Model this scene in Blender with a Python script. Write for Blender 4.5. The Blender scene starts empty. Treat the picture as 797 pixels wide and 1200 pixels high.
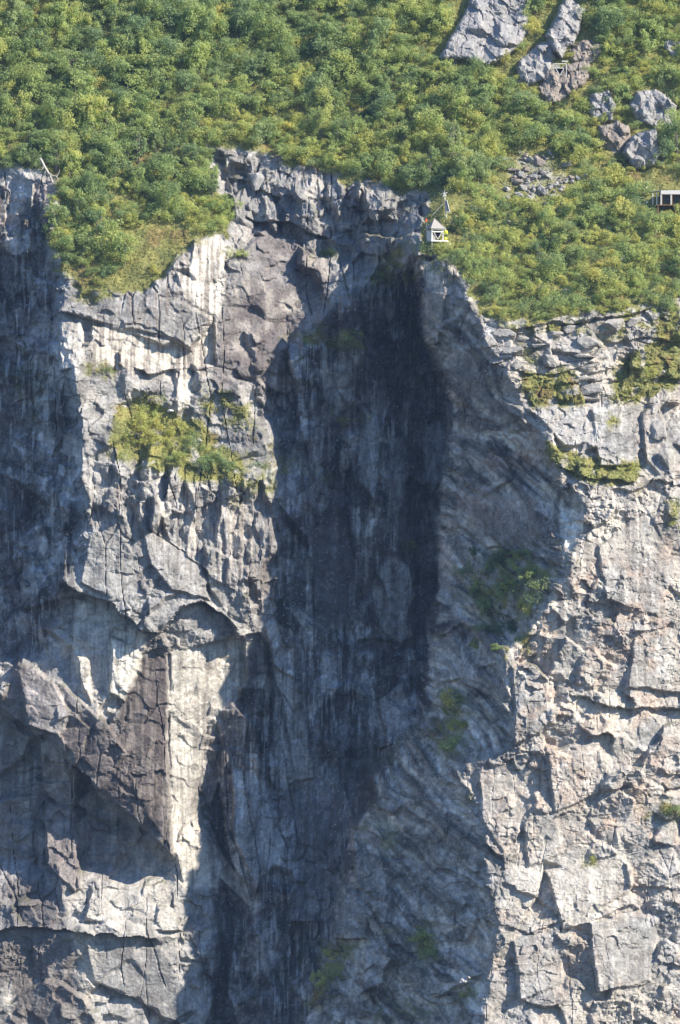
import bpy, bmesh, math, random
import numpy as np
from mathutils import Vector, Matrix

# ------------------------------------------------------------------ camera, sky, sun, exposure
D = 900.0                      # metres from the camera to the reference plane y = 0
PX = 8.0                       # photograph pixels per metre on that plane
sc = bpy.context.scene
col = sc.collection
cam_data = bpy.data.cameras.new('camera')
cam = bpy.data.objects.new('camera', cam_data)
col.objects.link(cam)
cam.location = (0, -D, 0)
cam.rotation_euler = (math.radians(90), 0, 0)
cam_data.sensor_fit = 'VERTICAL'
cam_data.angle = 2 * math.atan(75.0 / D)
cam_data.clip_start = 1.0
cam_data.clip_end = 6000.0
sc.camera = cam

SUN_AZ, SUN_EL = math.radians(66), math.radians(35)
S = Vector((math.sin(SUN_AZ) * math.cos(SUN_EL), -math.cos(SUN_AZ) * math.cos(SUN_EL), math.sin(SUN_EL)))
world = bpy.data.worlds.new('World')
sc.world = world
world.use_nodes = True
wn = world.node_tree
bg = wn.nodes['Background']
sky = wn.nodes.new('ShaderNodeTexSky')
sky.sky_type = 'NISHITA'
sky.sun_disc = False
sky.sun_elevation = SUN_EL
sky.sun_rotation = math.atan2(S.x, S.y)
tint = wn.nodes.new('ShaderNodeVectorMath'); tint.operation = 'MULTIPLY'; tint.inputs[1].default_value = (0.84, 0.95, 1.13)   # clear, deep blue summer sky
wn.links.new(sky.outputs[0], tint.inputs[0])
wn.links.new(tint.outputs[0], bg.inputs[0])
sky.ozone_density = 6.0
sky.air_density = 1.3
sky.dust_density = 0.1
bg.inputs[1].default_value = 0.094
sl = bpy.data.lights.new('sun', 'SUN')
sl.energy = 4.9
sl.angle = math.radians(0.53)
sl.color = (1.0, 0.90, 0.74)
sun = bpy.data.objects.new('sun', sl)
col.objects.link(sun)
sun.rotation_euler = S.to_track_quat('Z', 'Y').to_euler()
sun.location = (60, -60, 120)
sc.view_settings.view_transform = 'Standard'
sc.view_settings.look = 'None'
sc.view_settings.gamma = 1.0
sc.view_settings.use_curve_mapping = False
sc.view_settings.exposure = 0.95

rng = np.random.default_rng(7)
random.seed(7)

# ------------------------------------------------------------------ helpers
def tag(o, label=None, cat=None, group=None, kind=None):
    if label: o['label'] = label
    if cat: o['category'] = cat
    if group: o['group'] = group
    if kind: o['kind'] = kind
    return o

def link(name, me, parent=None):
    o = bpy.data.objects.new(name, me)
    col.objects.link(o)
    if parent: o.parent = parent
    return o

def empty(name, loc, rz=0.0):
    o = bpy.data.objects.new(name, None)
    o.empty_display_size = 0.3
    o.location = loc
    o.rotation_euler = (0, 0, rz)
    col.objects.link(o)
    return o

def mesh_np(name, v, quads, mats=(), smooth=False):
    me = bpy.data.meshes.new(name)
    n, k = quads.shape
    me.vertices.add(len(v)); me.vertices.foreach_set('co', np.ascontiguousarray(v, np.float32).ravel())
    me.loops.add(n * k); me.loops.foreach_set('vertex_index', np.ascontiguousarray(quads, np.int32).ravel())
    me.polygons.add(n)
    me.polygons.foreach_set('loop_start', np.arange(0, n * k, k, dtype=np.int32))
    me.polygons.foreach_set('use_smooth', np.full(n, smooth, dtype=bool))
    for m in mats: me.materials.append(m)
    me.update(calc_edges=True)
    return me

def w2p(x, y, z):
    k = D / (D + y)
    return 398.5 + x * k * PX, 600 - z * k * PX

def p2w(u, v, y):
    k = (D + y) / D
    return (u - 398.5) / PX * k, (600 - v) / PX * k

TAB = np.random.default_rng(11).random((8, 256, 256)).astype(np.float32)

FLAT = [np.ascontiguousarray(t).ravel() for t in TAB]
def vnoise(x, z, s=0):
    x = np.asarray(x, np.float32) + np.float32(s * 17.31); z = np.asarray(z, np.float32) + np.float32(s * 7.77)
    i = np.floor(x); j = np.floor(z)
    fx = x - i; fz = z - j
    fx = fx * fx * fx * (fx * (fx * 6 - 15) + 10); fz = fz * fz * fz * (fz * (fz * 6 - 15) + 10)
    i = i.astype(np.int32); j = j.astype(np.int32)
    T = FLAT[s % 8]
    i0 = (i & 255) << 8; i1 = ((i + 1) & 255) << 8; j0 = j & 255; j1 = (j + 1) & 255
    a = T.take(i0 + j0); a = a + (T.take(i1 + j0) - a) * fx
    b = T.take(i0 + j1); b = b + (T.take(i1 + j1) - b) * fx
    return (a + (b - a) * fz) * 2 - 1

def fbm(x, z, s=0, o=4, g=0.5):
    t = 0; a = 1.0; n = 0
    for k in range(o):
        t = t + a * vnoise(x * 2 ** k, z * 2 ** k, s + k); n += a; a *= g
    return t / n

def cells(px, pz, s):
    i = np.floor(px).astype(np.int64); j = np.floor(pz).astype(np.int64)
    b1 = np.full(px.shape, 9.0, np.float32); b2 = b1.copy()
    zf = np.zeros(px.shape, np.float32); zi = np.zeros(px.shape, np.int64)
    A1 = [zf, zf, zi, zi]; A2 = [zf, zf, zi, zi]
    A, B = TAB[s % 8], TAB[(s + 3) % 8]
    for a in (-1, 0, 1):
        for b in (-1, 0, 1):
            ci = (i + a + s * 31) & 255; cj = (j + b + s * 57) & 255
            ex = (px - (i + a + 0.08 + 0.84 * A[ci, cj])).astype(np.float32)
            ez = (pz - (j + b + 0.08 + 0.84 * B[ci, cj])).astype(np.float32)
            d = ex * ex + ez * ez
            new = [ex, ez, ci, cj]
            c = d < b1; c2 = (~c) & (d < b2)
            A2 = [np.where(c, o1, np.where(c2, n_, o2)) for o1, o2, n_ in zip(A1, A2, new)]
            A1 = [np.where(c, n_, o1) for o1, n_ in zip(A1, new)]
            b2 = np.where(c, b1, np.where(c2, d, b2))
            b1 = np.where(c, d, b1)
    return A1, A2, np.sqrt(b2) - np.sqrt(b1)

def facets(x, z, sx, sz, rot, warp, s, amp, tilt, crack=0.0, bw=0.22):
    w = 0.35 * max(sx, sz)
    x2 = x + warp * fbm(x / (w * 2), z / (w * 2), s + 1, 3)
    z2 = z + warp * fbm(x / (w * 2), z / (w * 2), s + 2, 3)
    c, q = math.cos(rot), math.sin(rot)
    xr = (x2 * c + z2 * q) / sx; zr = (-x2 * q + z2 * c) / sz
    A1, A2, e = cells(xr, zr, s)
    def val(Ak):
        dx, dz, ii, jj = Ak
        r0 = TAB[(s + 5) % 8][ii, jj]; r1 = TAB[(s + 6) % 8][ii, jj] * 2 - 1; r2 = TAB[(s + 7) % 8][ii, jj] * 2 - 1
        return amp * (r0 * 2 - 1) + tilt * (r1 * dx * sx + r2 * dz * sz), r0
    h1, r0 = val(A1); h2, _ = val(A2)
    wt = 0.5 + 0.5 * np.clip(e / bw, 0, 1)
    h = h1 * wt + h2 * (1 - wt)
    if crack: h = h + crack * np.clip(1 - e / 0.05, 0, 1)
    return h.astype(np.float32), r0, e

def in_poly(u, v, P):
    P = np.asarray(P, float); r = np.zeros(np.shape(u), bool)
    x1, y1 = P[-1]
    for x2, y2 in P:
        if y1 != y2:
            c = ((y1 > v) != (y2 > v)) & (u < (x2 - x1) * (v - y1) / (y2 - y1) + x1)
            r ^= c
        x1, y1 = x2, y2
    return r

def seg_dist(u, v, P, closed=True):
    P = np.asarray(P, float); d = np.full(np.shape(u), 1e9)
    for k in range(len(P) if closed else len(P) - 1):
        a = P[k]; b = P[(k + 1) % len(P)]; ab = b - a
        t = np.clip(((u - a[0]) * ab[0] + (v - a[1]) * ab[1]) / max(ab @ ab, 1e-9), 0, 1)
        d = np.minimum(d, np.hypot(u - a[0] - t * ab[0], v - a[1] - t * ab[1]))
    return d

def soft(u, v, P, w=6.0, bb=True):
    """1 inside a polygon given in photograph pixels, fading over w pixels, edge roughened by the caller."""
    P = np.asarray(P, float)
    out = np.zeros(u.shape, np.float32)
    m = (u > P[:, 0].min() - w) & (u < P[:, 0].max() + w) & (v > P[:, 1].min() - w) & (v < P[:, 1].max() + w)
    if not m.any(): return out
    uu, vv = u[m], v[m]
    d = seg_dist(uu, vv, P); s_ = np.where(in_poly(uu, vv, P), d, -d)
    out[m] = np.clip(0.5 + s_ / (2 * w), 0, 1)
    return out

# ------------------------------------------------------------------ the lie of the rock: curves (pixel u, v on the photo, depth y in metres)
CURVES = [
 # hillside above the cliff
 [(-110,-150,60),(400,-150,64),(910,-150,64)],
 [(-110,0,43),(300,0,46),(500,0,46),(700,0,43),(910,0,41)],
 [(-110,120,33),(100,110,34),(300,120,35),(450,140,34)],
 [(-110,190,27),(0,198,26),(60,212,22),(64,255,19),(66,300,16),(90,345,13.2)],
 [(90,345,13.2),(150,337,14),(185,330,15),(205,300,17),(245,283,19),(280,272,21)],
 [(120,230,23),(200,230,24.5),(245,215,26)],
 # rock band under the wood
 [(248,176,29.5),(330,188,29.5),(400,212,27.5),(470,231,24.5),(500,228,22.5)],
 [(262,232,26),(290,262,25.2),(340,265,25.4),(400,290,24.2),(440,328,22.5),(480,318,18)],
 # right slope
 [(488,296,9.5),(515,306,8),(545,331,4),(562,374,2.8),(610,379,2),(660,373,3),(740,360,5),(800,350,7.5),(910,345,11)],
 [(512,283,10.4),(520,240,16.5),(560,200,24),(600,180,28)],
 [(600,180,28),(690,150,31),(797,120,33),(910,110,36)],
 [(600,280,14),(700,270,15.5),(797,232,20.5),(910,230,22.5)],
 # purple recess
 [(385,300,23.8),(372,380,22),(350,393,20.8),(300,440,17.5)],
 # left pillar, upper lit face
 [(70,362,10),(95,440,9),(101,540,7.6),(95,620,7.6),(80,690,7.6)],
 [(78,372,10.2),(130,385,11),(200,385,13.5),(250,340,16.5),(290,330,19)],
 [(110,440,10.6),(160,455,12.6),(230,460,14.6),(290,450,17)],
 # ledge: back and lip
 [(150,476,14),(230,488,15.2),(300,488,17)],
 [(97,536,7.9),(140,535,8.8),(220,562,10.4),(280,568,12.8),(320,560,14.6)],
 [(100,625,7.9),(200,625,10.4),(300,620,13.8),(332,620,15.5)],
 [(85,688,7.6),(130,708,7.6),(180,735,8.2),(238,705,10.4),(262,722,12),(285,745,14.5)],
 [(78,770,12.4),(90,790,11),(150,800,11.2),(220,800,14),(285,790,17.5)],
 [(130,900,11),(170,950,12),(205,1000,13)],
 [(-110,785,11),(0,808,10),(50,836,9),(110,878,8.8),(160,930,9.8),(202,994,11.5)],
 [(-110,800,17.5),(-40,828,18),(0,850,18),(58,892,18),(128,952,18.5),(196,1018,17)],
 [(-110,1004,18),(0,1004,18),(100,1008,17.5),(186,1022,16.5)],
 [(-110,1040,13),(0,1036,13.5),(60,1030,13),(120,1034,12.5),(192,1042,14)],
 [(-110,1095,9),(0,1095,9.5),(100,1088,9),(190,1098,12.5),(245,1090,17)],
 [(-110,1290,7),(0,1290,8),(120,1290,8),(240,1290,14)],
 # shaded left flank
 [(36,290,19.5),(32,400,19.5),(42,500,18),(36,620,17),(30,700,16),(42,770,13.5),(60,806,11.5)],
 [(5,235,24),(-5,300,23),(-6,400,22),(0,500,20),(-8,650,17)],
 [(-110,300,30),(-110,500,27),(-110,660,18)],
 # shadow border on the left pillar -> into the gully
 [(430,336,22),(352,396,20.8),(302,456,17.3),(324,540,15.4),(333,620,15.5),(326,680,16),(286,790,17.6),(228,935,20.5),(250,1010,20),(246,1090,17.2),(240,1290,14)],
 [(362,450,24.2),(372,600,22.2),(372,700,23),(345,850,23.5),(305,950,22.5),(312,1050,20.5),(300,1290,15.5)],
 [(432,380,25.5),(440,500,28),(452,600,29),(450,750,30),(440,850,27),(395,940,24.5),(372,1040,22),(340,1190,17)],
 [(480.5,312,18),(491.5,352,27),(493.5,402,33),(518.5,458,36),(523.5,505,36),(508.5,562,34),(505.5,622,33),(508.5,682,33),(501.5,742,29),(491.5,802,28),(484.5,850,24),(462.5,872,21),(452.5,890,18.5),(428.5,908,17.5),(432.5,940,17),(404.5,972,17.5),(410.5,1000,17),(390.5,1040,17),(392.5,1085,16.5),(370.5,1122,16),(372.5,1152,15.5),(346.5,1195,15),(319.5,1290,14)],
 [(455,560,27),(462,640,26),(466,750,25.6)],
 [(462,380,29),(478,440,34),(486,480,34),(484,560,32.5),(490,640,33),(494,740,31)],
 [(405,560,29.5),(410,640,30),(415,740,30.5),(420,820,29)],
 [(300,470,19),(330,500,22),(360,540,23)],
 [(278,920,20),(268,1000,21.5),(262,1060,22),(258,1180,19)],
 [(300,930,19.5),(306,1010,18.6),(296,1080,18)],
 # ridge edge and crest
 [(488,300,9.4),(497,350,10),(500,400,11),(525,450,12),(530,500,13),(516,560,15.2),(513,620,16),(515,680,15),(509,740,12),(500,800,9.5),(497,850,8.5),(470,870,8.6),(462,890,8.8),(436,907,9.2),(441,940,8.6),(414,972,10),(420,1000,9.6),(399,1040,10.6),(402,1085,10.4),(379,1122,11.4),(384,1150,11),(356,1195,11.2),(330,1290,11)],
 [(470,930,6.5),(455,980,6.2),(470,1040,4.5),(445,1100,5.5),(460,1160,4),(440,1290,4)],
 [(545,331,4),(565,388,2.4),(610,470,0),(645,535,-2),(690,600,-4),(666,680,-5),(594,770,-5),(598,876,-5)],
 [(598,880,-4.5),(536,906,-3.5),(560,960,-6),(566,1000,-6.6),(583,1085,-8),(573,1140,-8.5),(565,1290,-9.5)],
 [(535,660,10),(560,700,6.5),(600,735,0.5)],
 # right buttress
 [(700,700,-3.6),(700,900,-3.6),(700,1100,-5.2),(690,1290,-7)],
 [(615,440,1.2),(700,450,2.2),(797,445,5.5),(910,440,11)],
 [(690,600,-4),(797,600,1),(910,600,6.5)],
 [(797,600,1),(797,800,0),(797,1000,-1.5),(797,1290,-3)],
 [(910,345,11),(910,600,6.5),(910,900,5),(910,1290,2)],
]
# overhanging lips: (polyline u,v), step back beneath in metres, reach in px beneath, bulge above
UNDER = [
 ([(138,377),(180,384),(215,404),(228,412)],1.6,16,0.4),
 ([(100,395),(150,400),(190,410)],0.8,10,0.2),
 ([(150,429),(180,438),(236,431)],1.3,14,0.4),
 ([(70,683),(130,708),(165,738),(185,742),(210,712),(240,704),(262,720),(288,748)],3.4,50,0.6),
 ([(-110,776),(-40,806),(0,832),(60,870),(130,932),(205,1006)],1.2,40,0.4),
 ([(-60,1093),(40,1086),(100,1090),(190,1102)],2.0,34,0.5),
 ([(0,905),(60,900),(85,930)],0.8,20,0.2),
 ([(110,1150),(160,1170),(210,1200),(240,1240)],1.6,30,0.3),
 ([(285,250),(300,258),(345,262),(395,285)],2.4,22,0.5),
 ([(255,205),(300,215),(335,235)],1.2,16,0.3),
 ([(400,240),(430,245),(470,262)],1.2,18,0.3),
 ([(170,612),(230,660),(285,700)],1.4,26,0.4),
 ([(665,812),(720,826),(797,832),(850,828)],1.6,22,0.4),
 ([(648,545),(700,562),(748,564)],0.8,10,0.5),
 ([(560,376),(600,384),(660,378),(745,366),(797,360)],1.0,10,0.4),
 ([(640,905),(690,930),(740,918)],0.8,16,0.2),
 ([(590,1085),(620,1092),(660,1080)],0.7,14,0.2),
 ([(760,1040),(700,1030),(797,1040)],0.5,12,0.2),
 ([(680,700),(740,715),(770,690)],0.6,14,0.2),
 ([(600,430),(640,440),(700,425)],0.6,8,0.3),
 ([(700,400),(750,395),(797,400)],0.6,10,0.3),
 ([(640,800),(610,780),(660,806)],0.7,12,0.2),
 ([(525,430),(560,470),(620,540),(680,600)],1.0,30,0.2),
 ([(530,560),(590,620),(640,660)],1.0,26,0.2),
]

# ledges: rock beneath the line stands out by the step and fades over the reach
STEPS = [
 ([(355,392),(400,396),(445,388),(480,400)],1.6,30), ([(300,470),(330,505),(375,500),(440,492),(470,505)],1.5,34), ([(310,520),(350,545),(400,580)],1.0,26),
 ([(440,560),(480,590),(505,600)],0.9,26), ([(390,640),(440,655),(470,650)],0.8,20), ([(330,700),(380,740),(430,760),(470,752)],1.4,26),
 ([(390,775),(420,800),(450,830)],1.2,22), ([(300,850),(340,870),(380,905)],1.2,30), ([(440,920),(480,935),(520,930)],1.2,26), ([(400,1010),(440,1000),(470,1015)],1.4,26),
 ([(395,1045),(425,1048),(455,1060)],1.2,24), ([(425,1108),(470,1112),(500,1128)],1.2,26), ([(0,300),(30,310),(60,330)],1.0,24), ([(0,430),(40,440),(80,470)],1.2,26),
 ([(0,540),(50,560),(95,570)],1.0,26), ([(0,640),(40,650),(70,690)],1.4,26),
]
# plates: flat-faced blocks and sheets of rock with straight broken edges: outline, how far out (m), lean per metre in x and z, own colour, how strongly, how smooth
PLATES = [
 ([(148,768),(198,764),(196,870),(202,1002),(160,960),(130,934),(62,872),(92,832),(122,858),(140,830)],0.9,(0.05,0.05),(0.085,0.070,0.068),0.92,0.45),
 ([(20,776),(70,800),(128,850),(148,880),(120,925),(62,872),(0,828)],0.2,(0,0),(0.17,0.148,0.143),0.7,0.2),
 ([(86,700),(130,714),(168,745),(162,780),(144,824),(120,812),(95,802),(84,760)],-0.3,(0.10,0.0),(0.46,0.45,0.43),0.85,0.7),
 ([(131,748),(142,751),(165,764),(158,792),(145,823),(128,810)],1.2,(0.25,0.0),(0.70,0.66,0.58),0.95,0.6),
 ([(90,768),(103,772),(106,800),(106,824),(96,802)],1.0,(0.25,0.0),(0.70,0.66,0.58),0.95,0.6),
 ([(22,788),(40,782),(62,800),(82,832),(70,864),(35,850)],1.3,(0.1,0.1),(0.36,0.33,0.32),0.8,0.1),
 ([(46,870),(66,862),(86,882),(92,930),(82,962),(52,924)],3.6,(0.2,0.15),(0.33,0.30,0.28),0.8,0.0),
 ([(52,936),(90,950),(95,1040),(88,1046),(58,1012)],3.4,(0.2,0.1),(0.19,0.165,0.16),0.8,0.2),
 ([(68,378),(96,375),(99,428),(74,434)],0.8,(0.25,0),(0.52,0.50,0.47),0.8,0.5),
 ([(108,382),(150,388),(204,412),(250,372),(252,428),(206,424),(150,433),(108,432)],-0.5,(0.22,0.05),(0.56,0.52,0.46),0.8,0.55),
 ([(72,364),(150,352),(205,350),(248,374),(224,410),(186,393),(120,379)],0.9,(0.1,0.1),(0.27,0.265,0.26),0.7,0.3),
 ([(226,281),(258,275),(267,318),(236,337),(222,320)],0.6,(0.28,0.05),(0.56,0.52,0.46),0.8,0.5),
 ([(206,320),(262,335),(255,372),(215,350)],0.2,(0.25,0.05),(0.62,0.58,0.52),0.6,0.5),
 ([(204,428),(224,430),(224,470),(208,488)],0.6,(0.25,0),(0.66,0.62,0.55),0.85,0.5),
 ([(110,600),(160,608),(178,660),(132,702),(94,682)],0.5,(0.05,0.05),(0.29,0.285,0.275),0.6,0.5),
 ([(164,614),(236,660),(246,702),(202,692),(176,662)],1.2,(0.1,0.0),(0.31,0.30,0.29),0.6,0.5),
 ([(240,640),(285,660),(290,730),(262,715),(246,690)],0.7,(0.2,0.0),None,0,0.5),
 ([(200,766),(285,746),(289,795),(242,850),(229,930),(207,988),(198,870)],0.0,(0.25,0.02),(0.50,0.47,0.42),0.7,0.7),
 ([(205,985),(245,1000),(250,1040),(215,1040)],0.3,(0.3,0.0),(0.6,0.57,0.51),0.7,0.6),
 ([(100,1105),(190,1110),(235,1180),(200,1200),(150,1165),(110,1150)],0.6,(0.1,0.05),None,0,0.5),
 ([(110,1030),(190,1045),(215,1090),(150,1090),(100,1075)],0.7,(0.15,0.1),(0.42,0.40,0.37),0.5,0.4),
 # shaded gully
 ([(440,668),(462,650),(482,664),(486,700),(476,722),(482,744),(462,756),(450,738),(453,700)],1.3,(0,0),(0.38,0.375,0.37),0.6,0.3),
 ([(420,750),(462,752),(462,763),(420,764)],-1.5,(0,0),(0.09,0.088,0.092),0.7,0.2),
 ([(428,482),(444,488),(446,530),(440,588),(424,570),(420,530)],1.0,(0,0),(0.33,0.33,0.335),0.75,0.4),
 ([(456,520),(472,510),(476,590),(462,600)],0.7,(0,0),(0.28,0.28,0.285),0.7,0.4),
 ([(496,502),(520,488),(526,540),(506,582),(494,548)],1.0,(0,0),(0.24,0.24,0.245),0.7,0.3),
 ([(302,444),(325,420),(350,450),(336,462),(314,456)],0.8,(0.1,0.1),(0.34,0.30,0.29),0.7,0.5),
 ([(390,425),(412,420),(416,470),(408,478),(396,460)],0.6,(0,0),(0.33,0.33,0.34),0.7,0.3),
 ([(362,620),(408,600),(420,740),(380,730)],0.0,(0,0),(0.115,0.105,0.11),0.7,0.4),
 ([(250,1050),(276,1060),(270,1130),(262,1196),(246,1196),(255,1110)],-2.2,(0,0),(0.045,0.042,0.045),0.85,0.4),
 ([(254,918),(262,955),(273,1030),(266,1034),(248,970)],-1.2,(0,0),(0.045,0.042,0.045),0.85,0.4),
 ([(244,962),(262,1002),(312,1062),(300,1074),(250,1022)],1.1,(0.1,0.1),(0.40,0.37,0.34),0.6,0.4),
 ([(270,900),(310,910),(330,1000),(300,1040),(275,980)],0.4,(0,0),(0.36,0.355,0.35),0.6,0.3),
 ([(320,780),(350,800),(372,930),(345,960),(318,880)],0.5,(0.1,0),(0.33,0.33,0.335),0.55,0.3),
 ([(340,920),(420,900),(410,990),(390,1080),(340,1080)],0.0,(0,0.1),(0.13,0.125,0.13),0.6,0.1),
 ([(412,1000),(440,1003),(458,1050),(452,1088),(420,1040)],1.2,(-0.1,0.1),(0.24,0.23,0.225),0.6,0.3),
 ([(404,1040),(426,1046),(432,1100),(392,1100)],1.3,(-0.1,0.1),(0.27,0.265,0.27),0.6,0.2),
 ([(430,1110),(456,1104),(448,1152),(424,1162)],1.0,(-0.1,0.1),(0.27,0.265,0.27),0.6,0.3),
 # ridge flank
 ([(516,468),(560,480),(602,560),(562,582),(526,540)],0.7,(-0.1,0),None,0,0.4),
 ([(540,560),(620,590),(642,640),(572,642),(530,610)],0.6,(-0.1,-0.05),(0.30,0.24,0.20),0.5,0.4),
 ([(494,338),(522,344),(514,402),(500,406)],0.8,(-0.2,0),(0.38,0.33,0.28),0.7,0.4),
 ([(525,400),(556,420),(590,500),(560,490),(530,450)],0.6,(-0.2,-0.1),(0.20,0.195,0.2),0.5,0.4),
 ([(505,760),(540,730),(560,790),(515,800)],0.6,(-0.1,0.1),None,0,0.3),
 # right buttress
 ([(562,374),(598,371),(601,418),(586,422),(564,405)],1.0,(0.1,0.1),(0.37,0.365,0.36),0.7,0.4),
 ([(617,477),(702,470),(722,520),(660,522),(640,500)],0.6,(0.15,0.2),(0.36,0.355,0.35),0.6,0.5),
 ([(692,480),(752,474),(748,545),(702,546)],0.6,(0.15,0.15),(0.33,0.325,0.32),0.6,0.5),
 ([(752,482),(772,470),(786,530),(776,562),(756,540)],1.1,(0.2,0),(0.30,0.295,0.29),0.6,0.4),
 ([(600,780),(650,800),(640,852),(604,872)],0.6,(0.2,0.05),None,0,0.4),
 ([(700,640),(760,600),(792,660),(772,722),(710,702)],0.6,(0.2,0.1),(0.33,0.325,0.32),0.5,0.5),
 ([(640,880),(702,868),(704,930),(650,952)],0.6,(0.2,0.1),(0.45,0.40,0.36),0.5,0.5),
 ([(640,1020),(732,1000),(742,1060),(660,1092)],0.5,(0.2,0.1),(0.50,0.47,0.43),0.5,0.5),
 ([(690,1080),(772,1070),(762,1150),(700,1162)],0.7,(0.2,0.1),(0.31,0.305,0.30),0.5,0.5),
 ([(600,1100),(650,1090),(662,1150),(610,1172)],0.6,(0.2,0.1),(0.33,0.325,0.32),0.5,0.5),
 ([(745,740),(800,735),(800,812),(735,805)],0.5,(0.2,0.1),(0.42,0.40,0.37),0.5,0.5),
 ([(612,960),(650,950),(660,1000),(620,1016)],0.6,(0.2,0.1),None,0,0.5),
 ([(560,905),(600,890),(630,940),(590,1000),(565,960)],0.5,(0.2,0.1),(0.42,0.39,0.36),0.5,0.5),
]

def solve_base():
    cs = 0.4
    X0, X1, Z0, Z1 = -64, 64, -88, 96
    levels = [6.4, 3.2, 1.6, 0.8, 0.4]
    samples = []
    for c in CURVES:
        for (a, b) in zip(c[:-1], c[1:]):
            n = max(2, int(math.hypot(b[0] - a[0], b[1] - a[1]) / 1.5))
            for t in np.linspace(0, 1, n):
                y = a[2] + (b[2] - a[2]) * t
                x, z = p2w(a[0] + (b[0] - a[0]) * t, a[1] + (b[1] - a[1]) * t, y)
                samples.append((x, z, y))
    sm = np.array(samples)
    H = None
    for cs in levels:
        nx = int((X1 - X0) / cs) + 1; nz = int((Z1 - Z0) / cs) + 1
        i = np.clip(np.round((sm[:, 0] - X0) / cs).astype(int), 0, nx - 1)
        j = np.clip(np.round((sm[:, 1] - Z0) / cs).astype(int), 0, nz - 1)
        acc = np.zeros((nx, nz)); cnt = np.zeros((nx, nz))
        np.add.at(acc, (i, j), sm[:, 2]); np.add.at(cnt, (i, j), 1)
        m = cnt > 0; val = acc / np.maximum(cnt, 1)
        if H is None: H = np.full((nx, nz), sm[:, 2].mean())
        else:
            gx = np.linspace(0, H.shape[0] - 1, nx); gz = np.linspace(0, H.shape[1] - 1, nz)
            H = bilin(H, gx[:, None] + 0 * gz[None], gz[None] + 0 * gx[:, None])
        H[m] = val[m]
        for it in range(500 if cs > 1 else 220):
            P = np.pad(H, 1, mode='edge')
            H = 0.25 * (P[:-2, 1:-1] + P[2:, 1:-1] + P[1:-1, :-2] + P[1:-1, 2:])
            H[m] = val[m]
    P = np.pad(H, 1, mode='edge')
    H = 0.8 * H + 0.05 * (P[:-2, 1:-1] + P[2:, 1:-1] + P[1:-1, :-2] + P[1:-1, 2:])
    return H, X0, Z0, cs

def bilin(H, gx, gz):
    i = np.clip(np.floor(gx).astype(int), 0, H.shape[0] - 2); j = np.clip(np.floor(gz).astype(int), 0, H.shape[1] - 2)
    a = gx - i; b = gz - j
    return (H[i, j] * (1 - a) + H[i + 1, j] * a) * (1 - b) + (H[i, j + 1] * (1 - a) + H[i + 1, j + 1] * a) * b

BASE, BX0, BZ0, BCS = solve_base()

# ------------------------------------------------------------------ fine grid
def axis(lo, a, b, hi, d, dm):
    return np.concatenate([np.arange(lo, a, dm), np.arange(a, b, d), np.arange(b, hi + dm, dm)])
GX = axis(-62, -52, 52, 62, 0.155, 0.5)
GZ = axis(-86, -78, 79, 94, 0.155, 0.5)
X, Z = np.meshgrid(GX, GZ, indexing='ij')
X = X.astype(np.float64); Z = Z.astype(np.float64)
# wobble the lookup so that the long creases are not ruler-straight
wob = 0.9
WX = X + wob * fbm(X / 5, Z / 5, 3, 4) * 0.9; WZ = Z + wob * fbm(X / 5, Z / 5, 6, 4) * 0.9
Y = bilin(BASE, (WX - BX0) / BCS, (WZ - BZ0) / BCS)
U, V = w2p(X, Y, Z)
UN = U + 7 * fbm(X / 2.2, Z / 2.2, 1, 4); VN = V + 7 * fbm(X / 2.2, Z / 2.2, 2, 4)   # roughened pixel coordinates for masks

# regions (photo pixels)
CREST = [(545,331),(565,388),(610,470),(645,535),(690,600),(666,680),(594,770),(598,876),(536,906),(560,960),(566,1000),(583,1085),(573,1140),(565,1290)]
EDGE = [(488,300),(497,350),(500,400),(525,450),(530,500),(516,560),(513,620),(515,680),(509,740),(500,800),(497,850),(470,870),(462,890),(436,907),(441,940),(414,972),(420,1000),(399,1040),(402,1085),(379,1122),(384,1150),(356,1195),(330,1290)]
R_RIDGE = EDGE + CREST[::-1]
R_RIGHT = CREST + [(920,1290),(920,330),(800,350),(740,358),(660,370),(610,376),(562,370)]
R_GULLY = [(430,330),(352,396),(302,456),(324,540),(333,620),(326,680),(286,790),(228,935),(250,1010),(246,1090),(240,1290)] + EDGE[::-1] + [(478,312)]
R_LFLANK = [(-120,200),(55,215),(62,340),(70,365),(95,440),(100,540),(95,620),(80,690),(62,760),(20,770),(-120,750)]
HILL = [(-200,-300),(1000,-300),(1000,342),(800,350),(740,358),(660,370),(610,376),(562,370),(545,328),(512,300),(490,288),(498,262),(504,240),(498,226),
        (470,229),(400,210),(330,186),(250,174),(242,205),(262,232),(276,268),(245,281),(205,298),(185,330),(150,336),(92,344),(68,300),(62,213),(0,197),(-200,190)]
m_right = soft(UN, VN, R_RIGHT, 8)
m_ridge = np.clip(soft(UN, VN, EDGE + [(900,1290),(900,300)], 2) - m_right, 0, 1)
m_gully = soft(UN, VN, [p for p in R_GULLY if p not in EDGE and p != (478,312)] + [(u + 60, v) for u, v in EDGE[::-1]] + [(500,290)], 10) * (1 - np.clip(m_ridge + m_right, 0, 1))
m_lfl = soft(UN, VN, R_LFLANK, 10); m_hill = soft(UN + 12 * fbm(X / 4, Z / 4, 3, 3), VN + 16 * fbm(X / 3.5, Z / 3.5, 5, 4), HILL, 4)
m_ridge = m_ridge * (1 - m_hill); m_gully = m_gully * (1 - m_hill); m_right = m_right * (1 - m_hill)
m_left = np.clip(1 - m_ridge - m_right - m_gully - m_hill, 0, 1)
rock = 1 - m_hill

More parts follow.
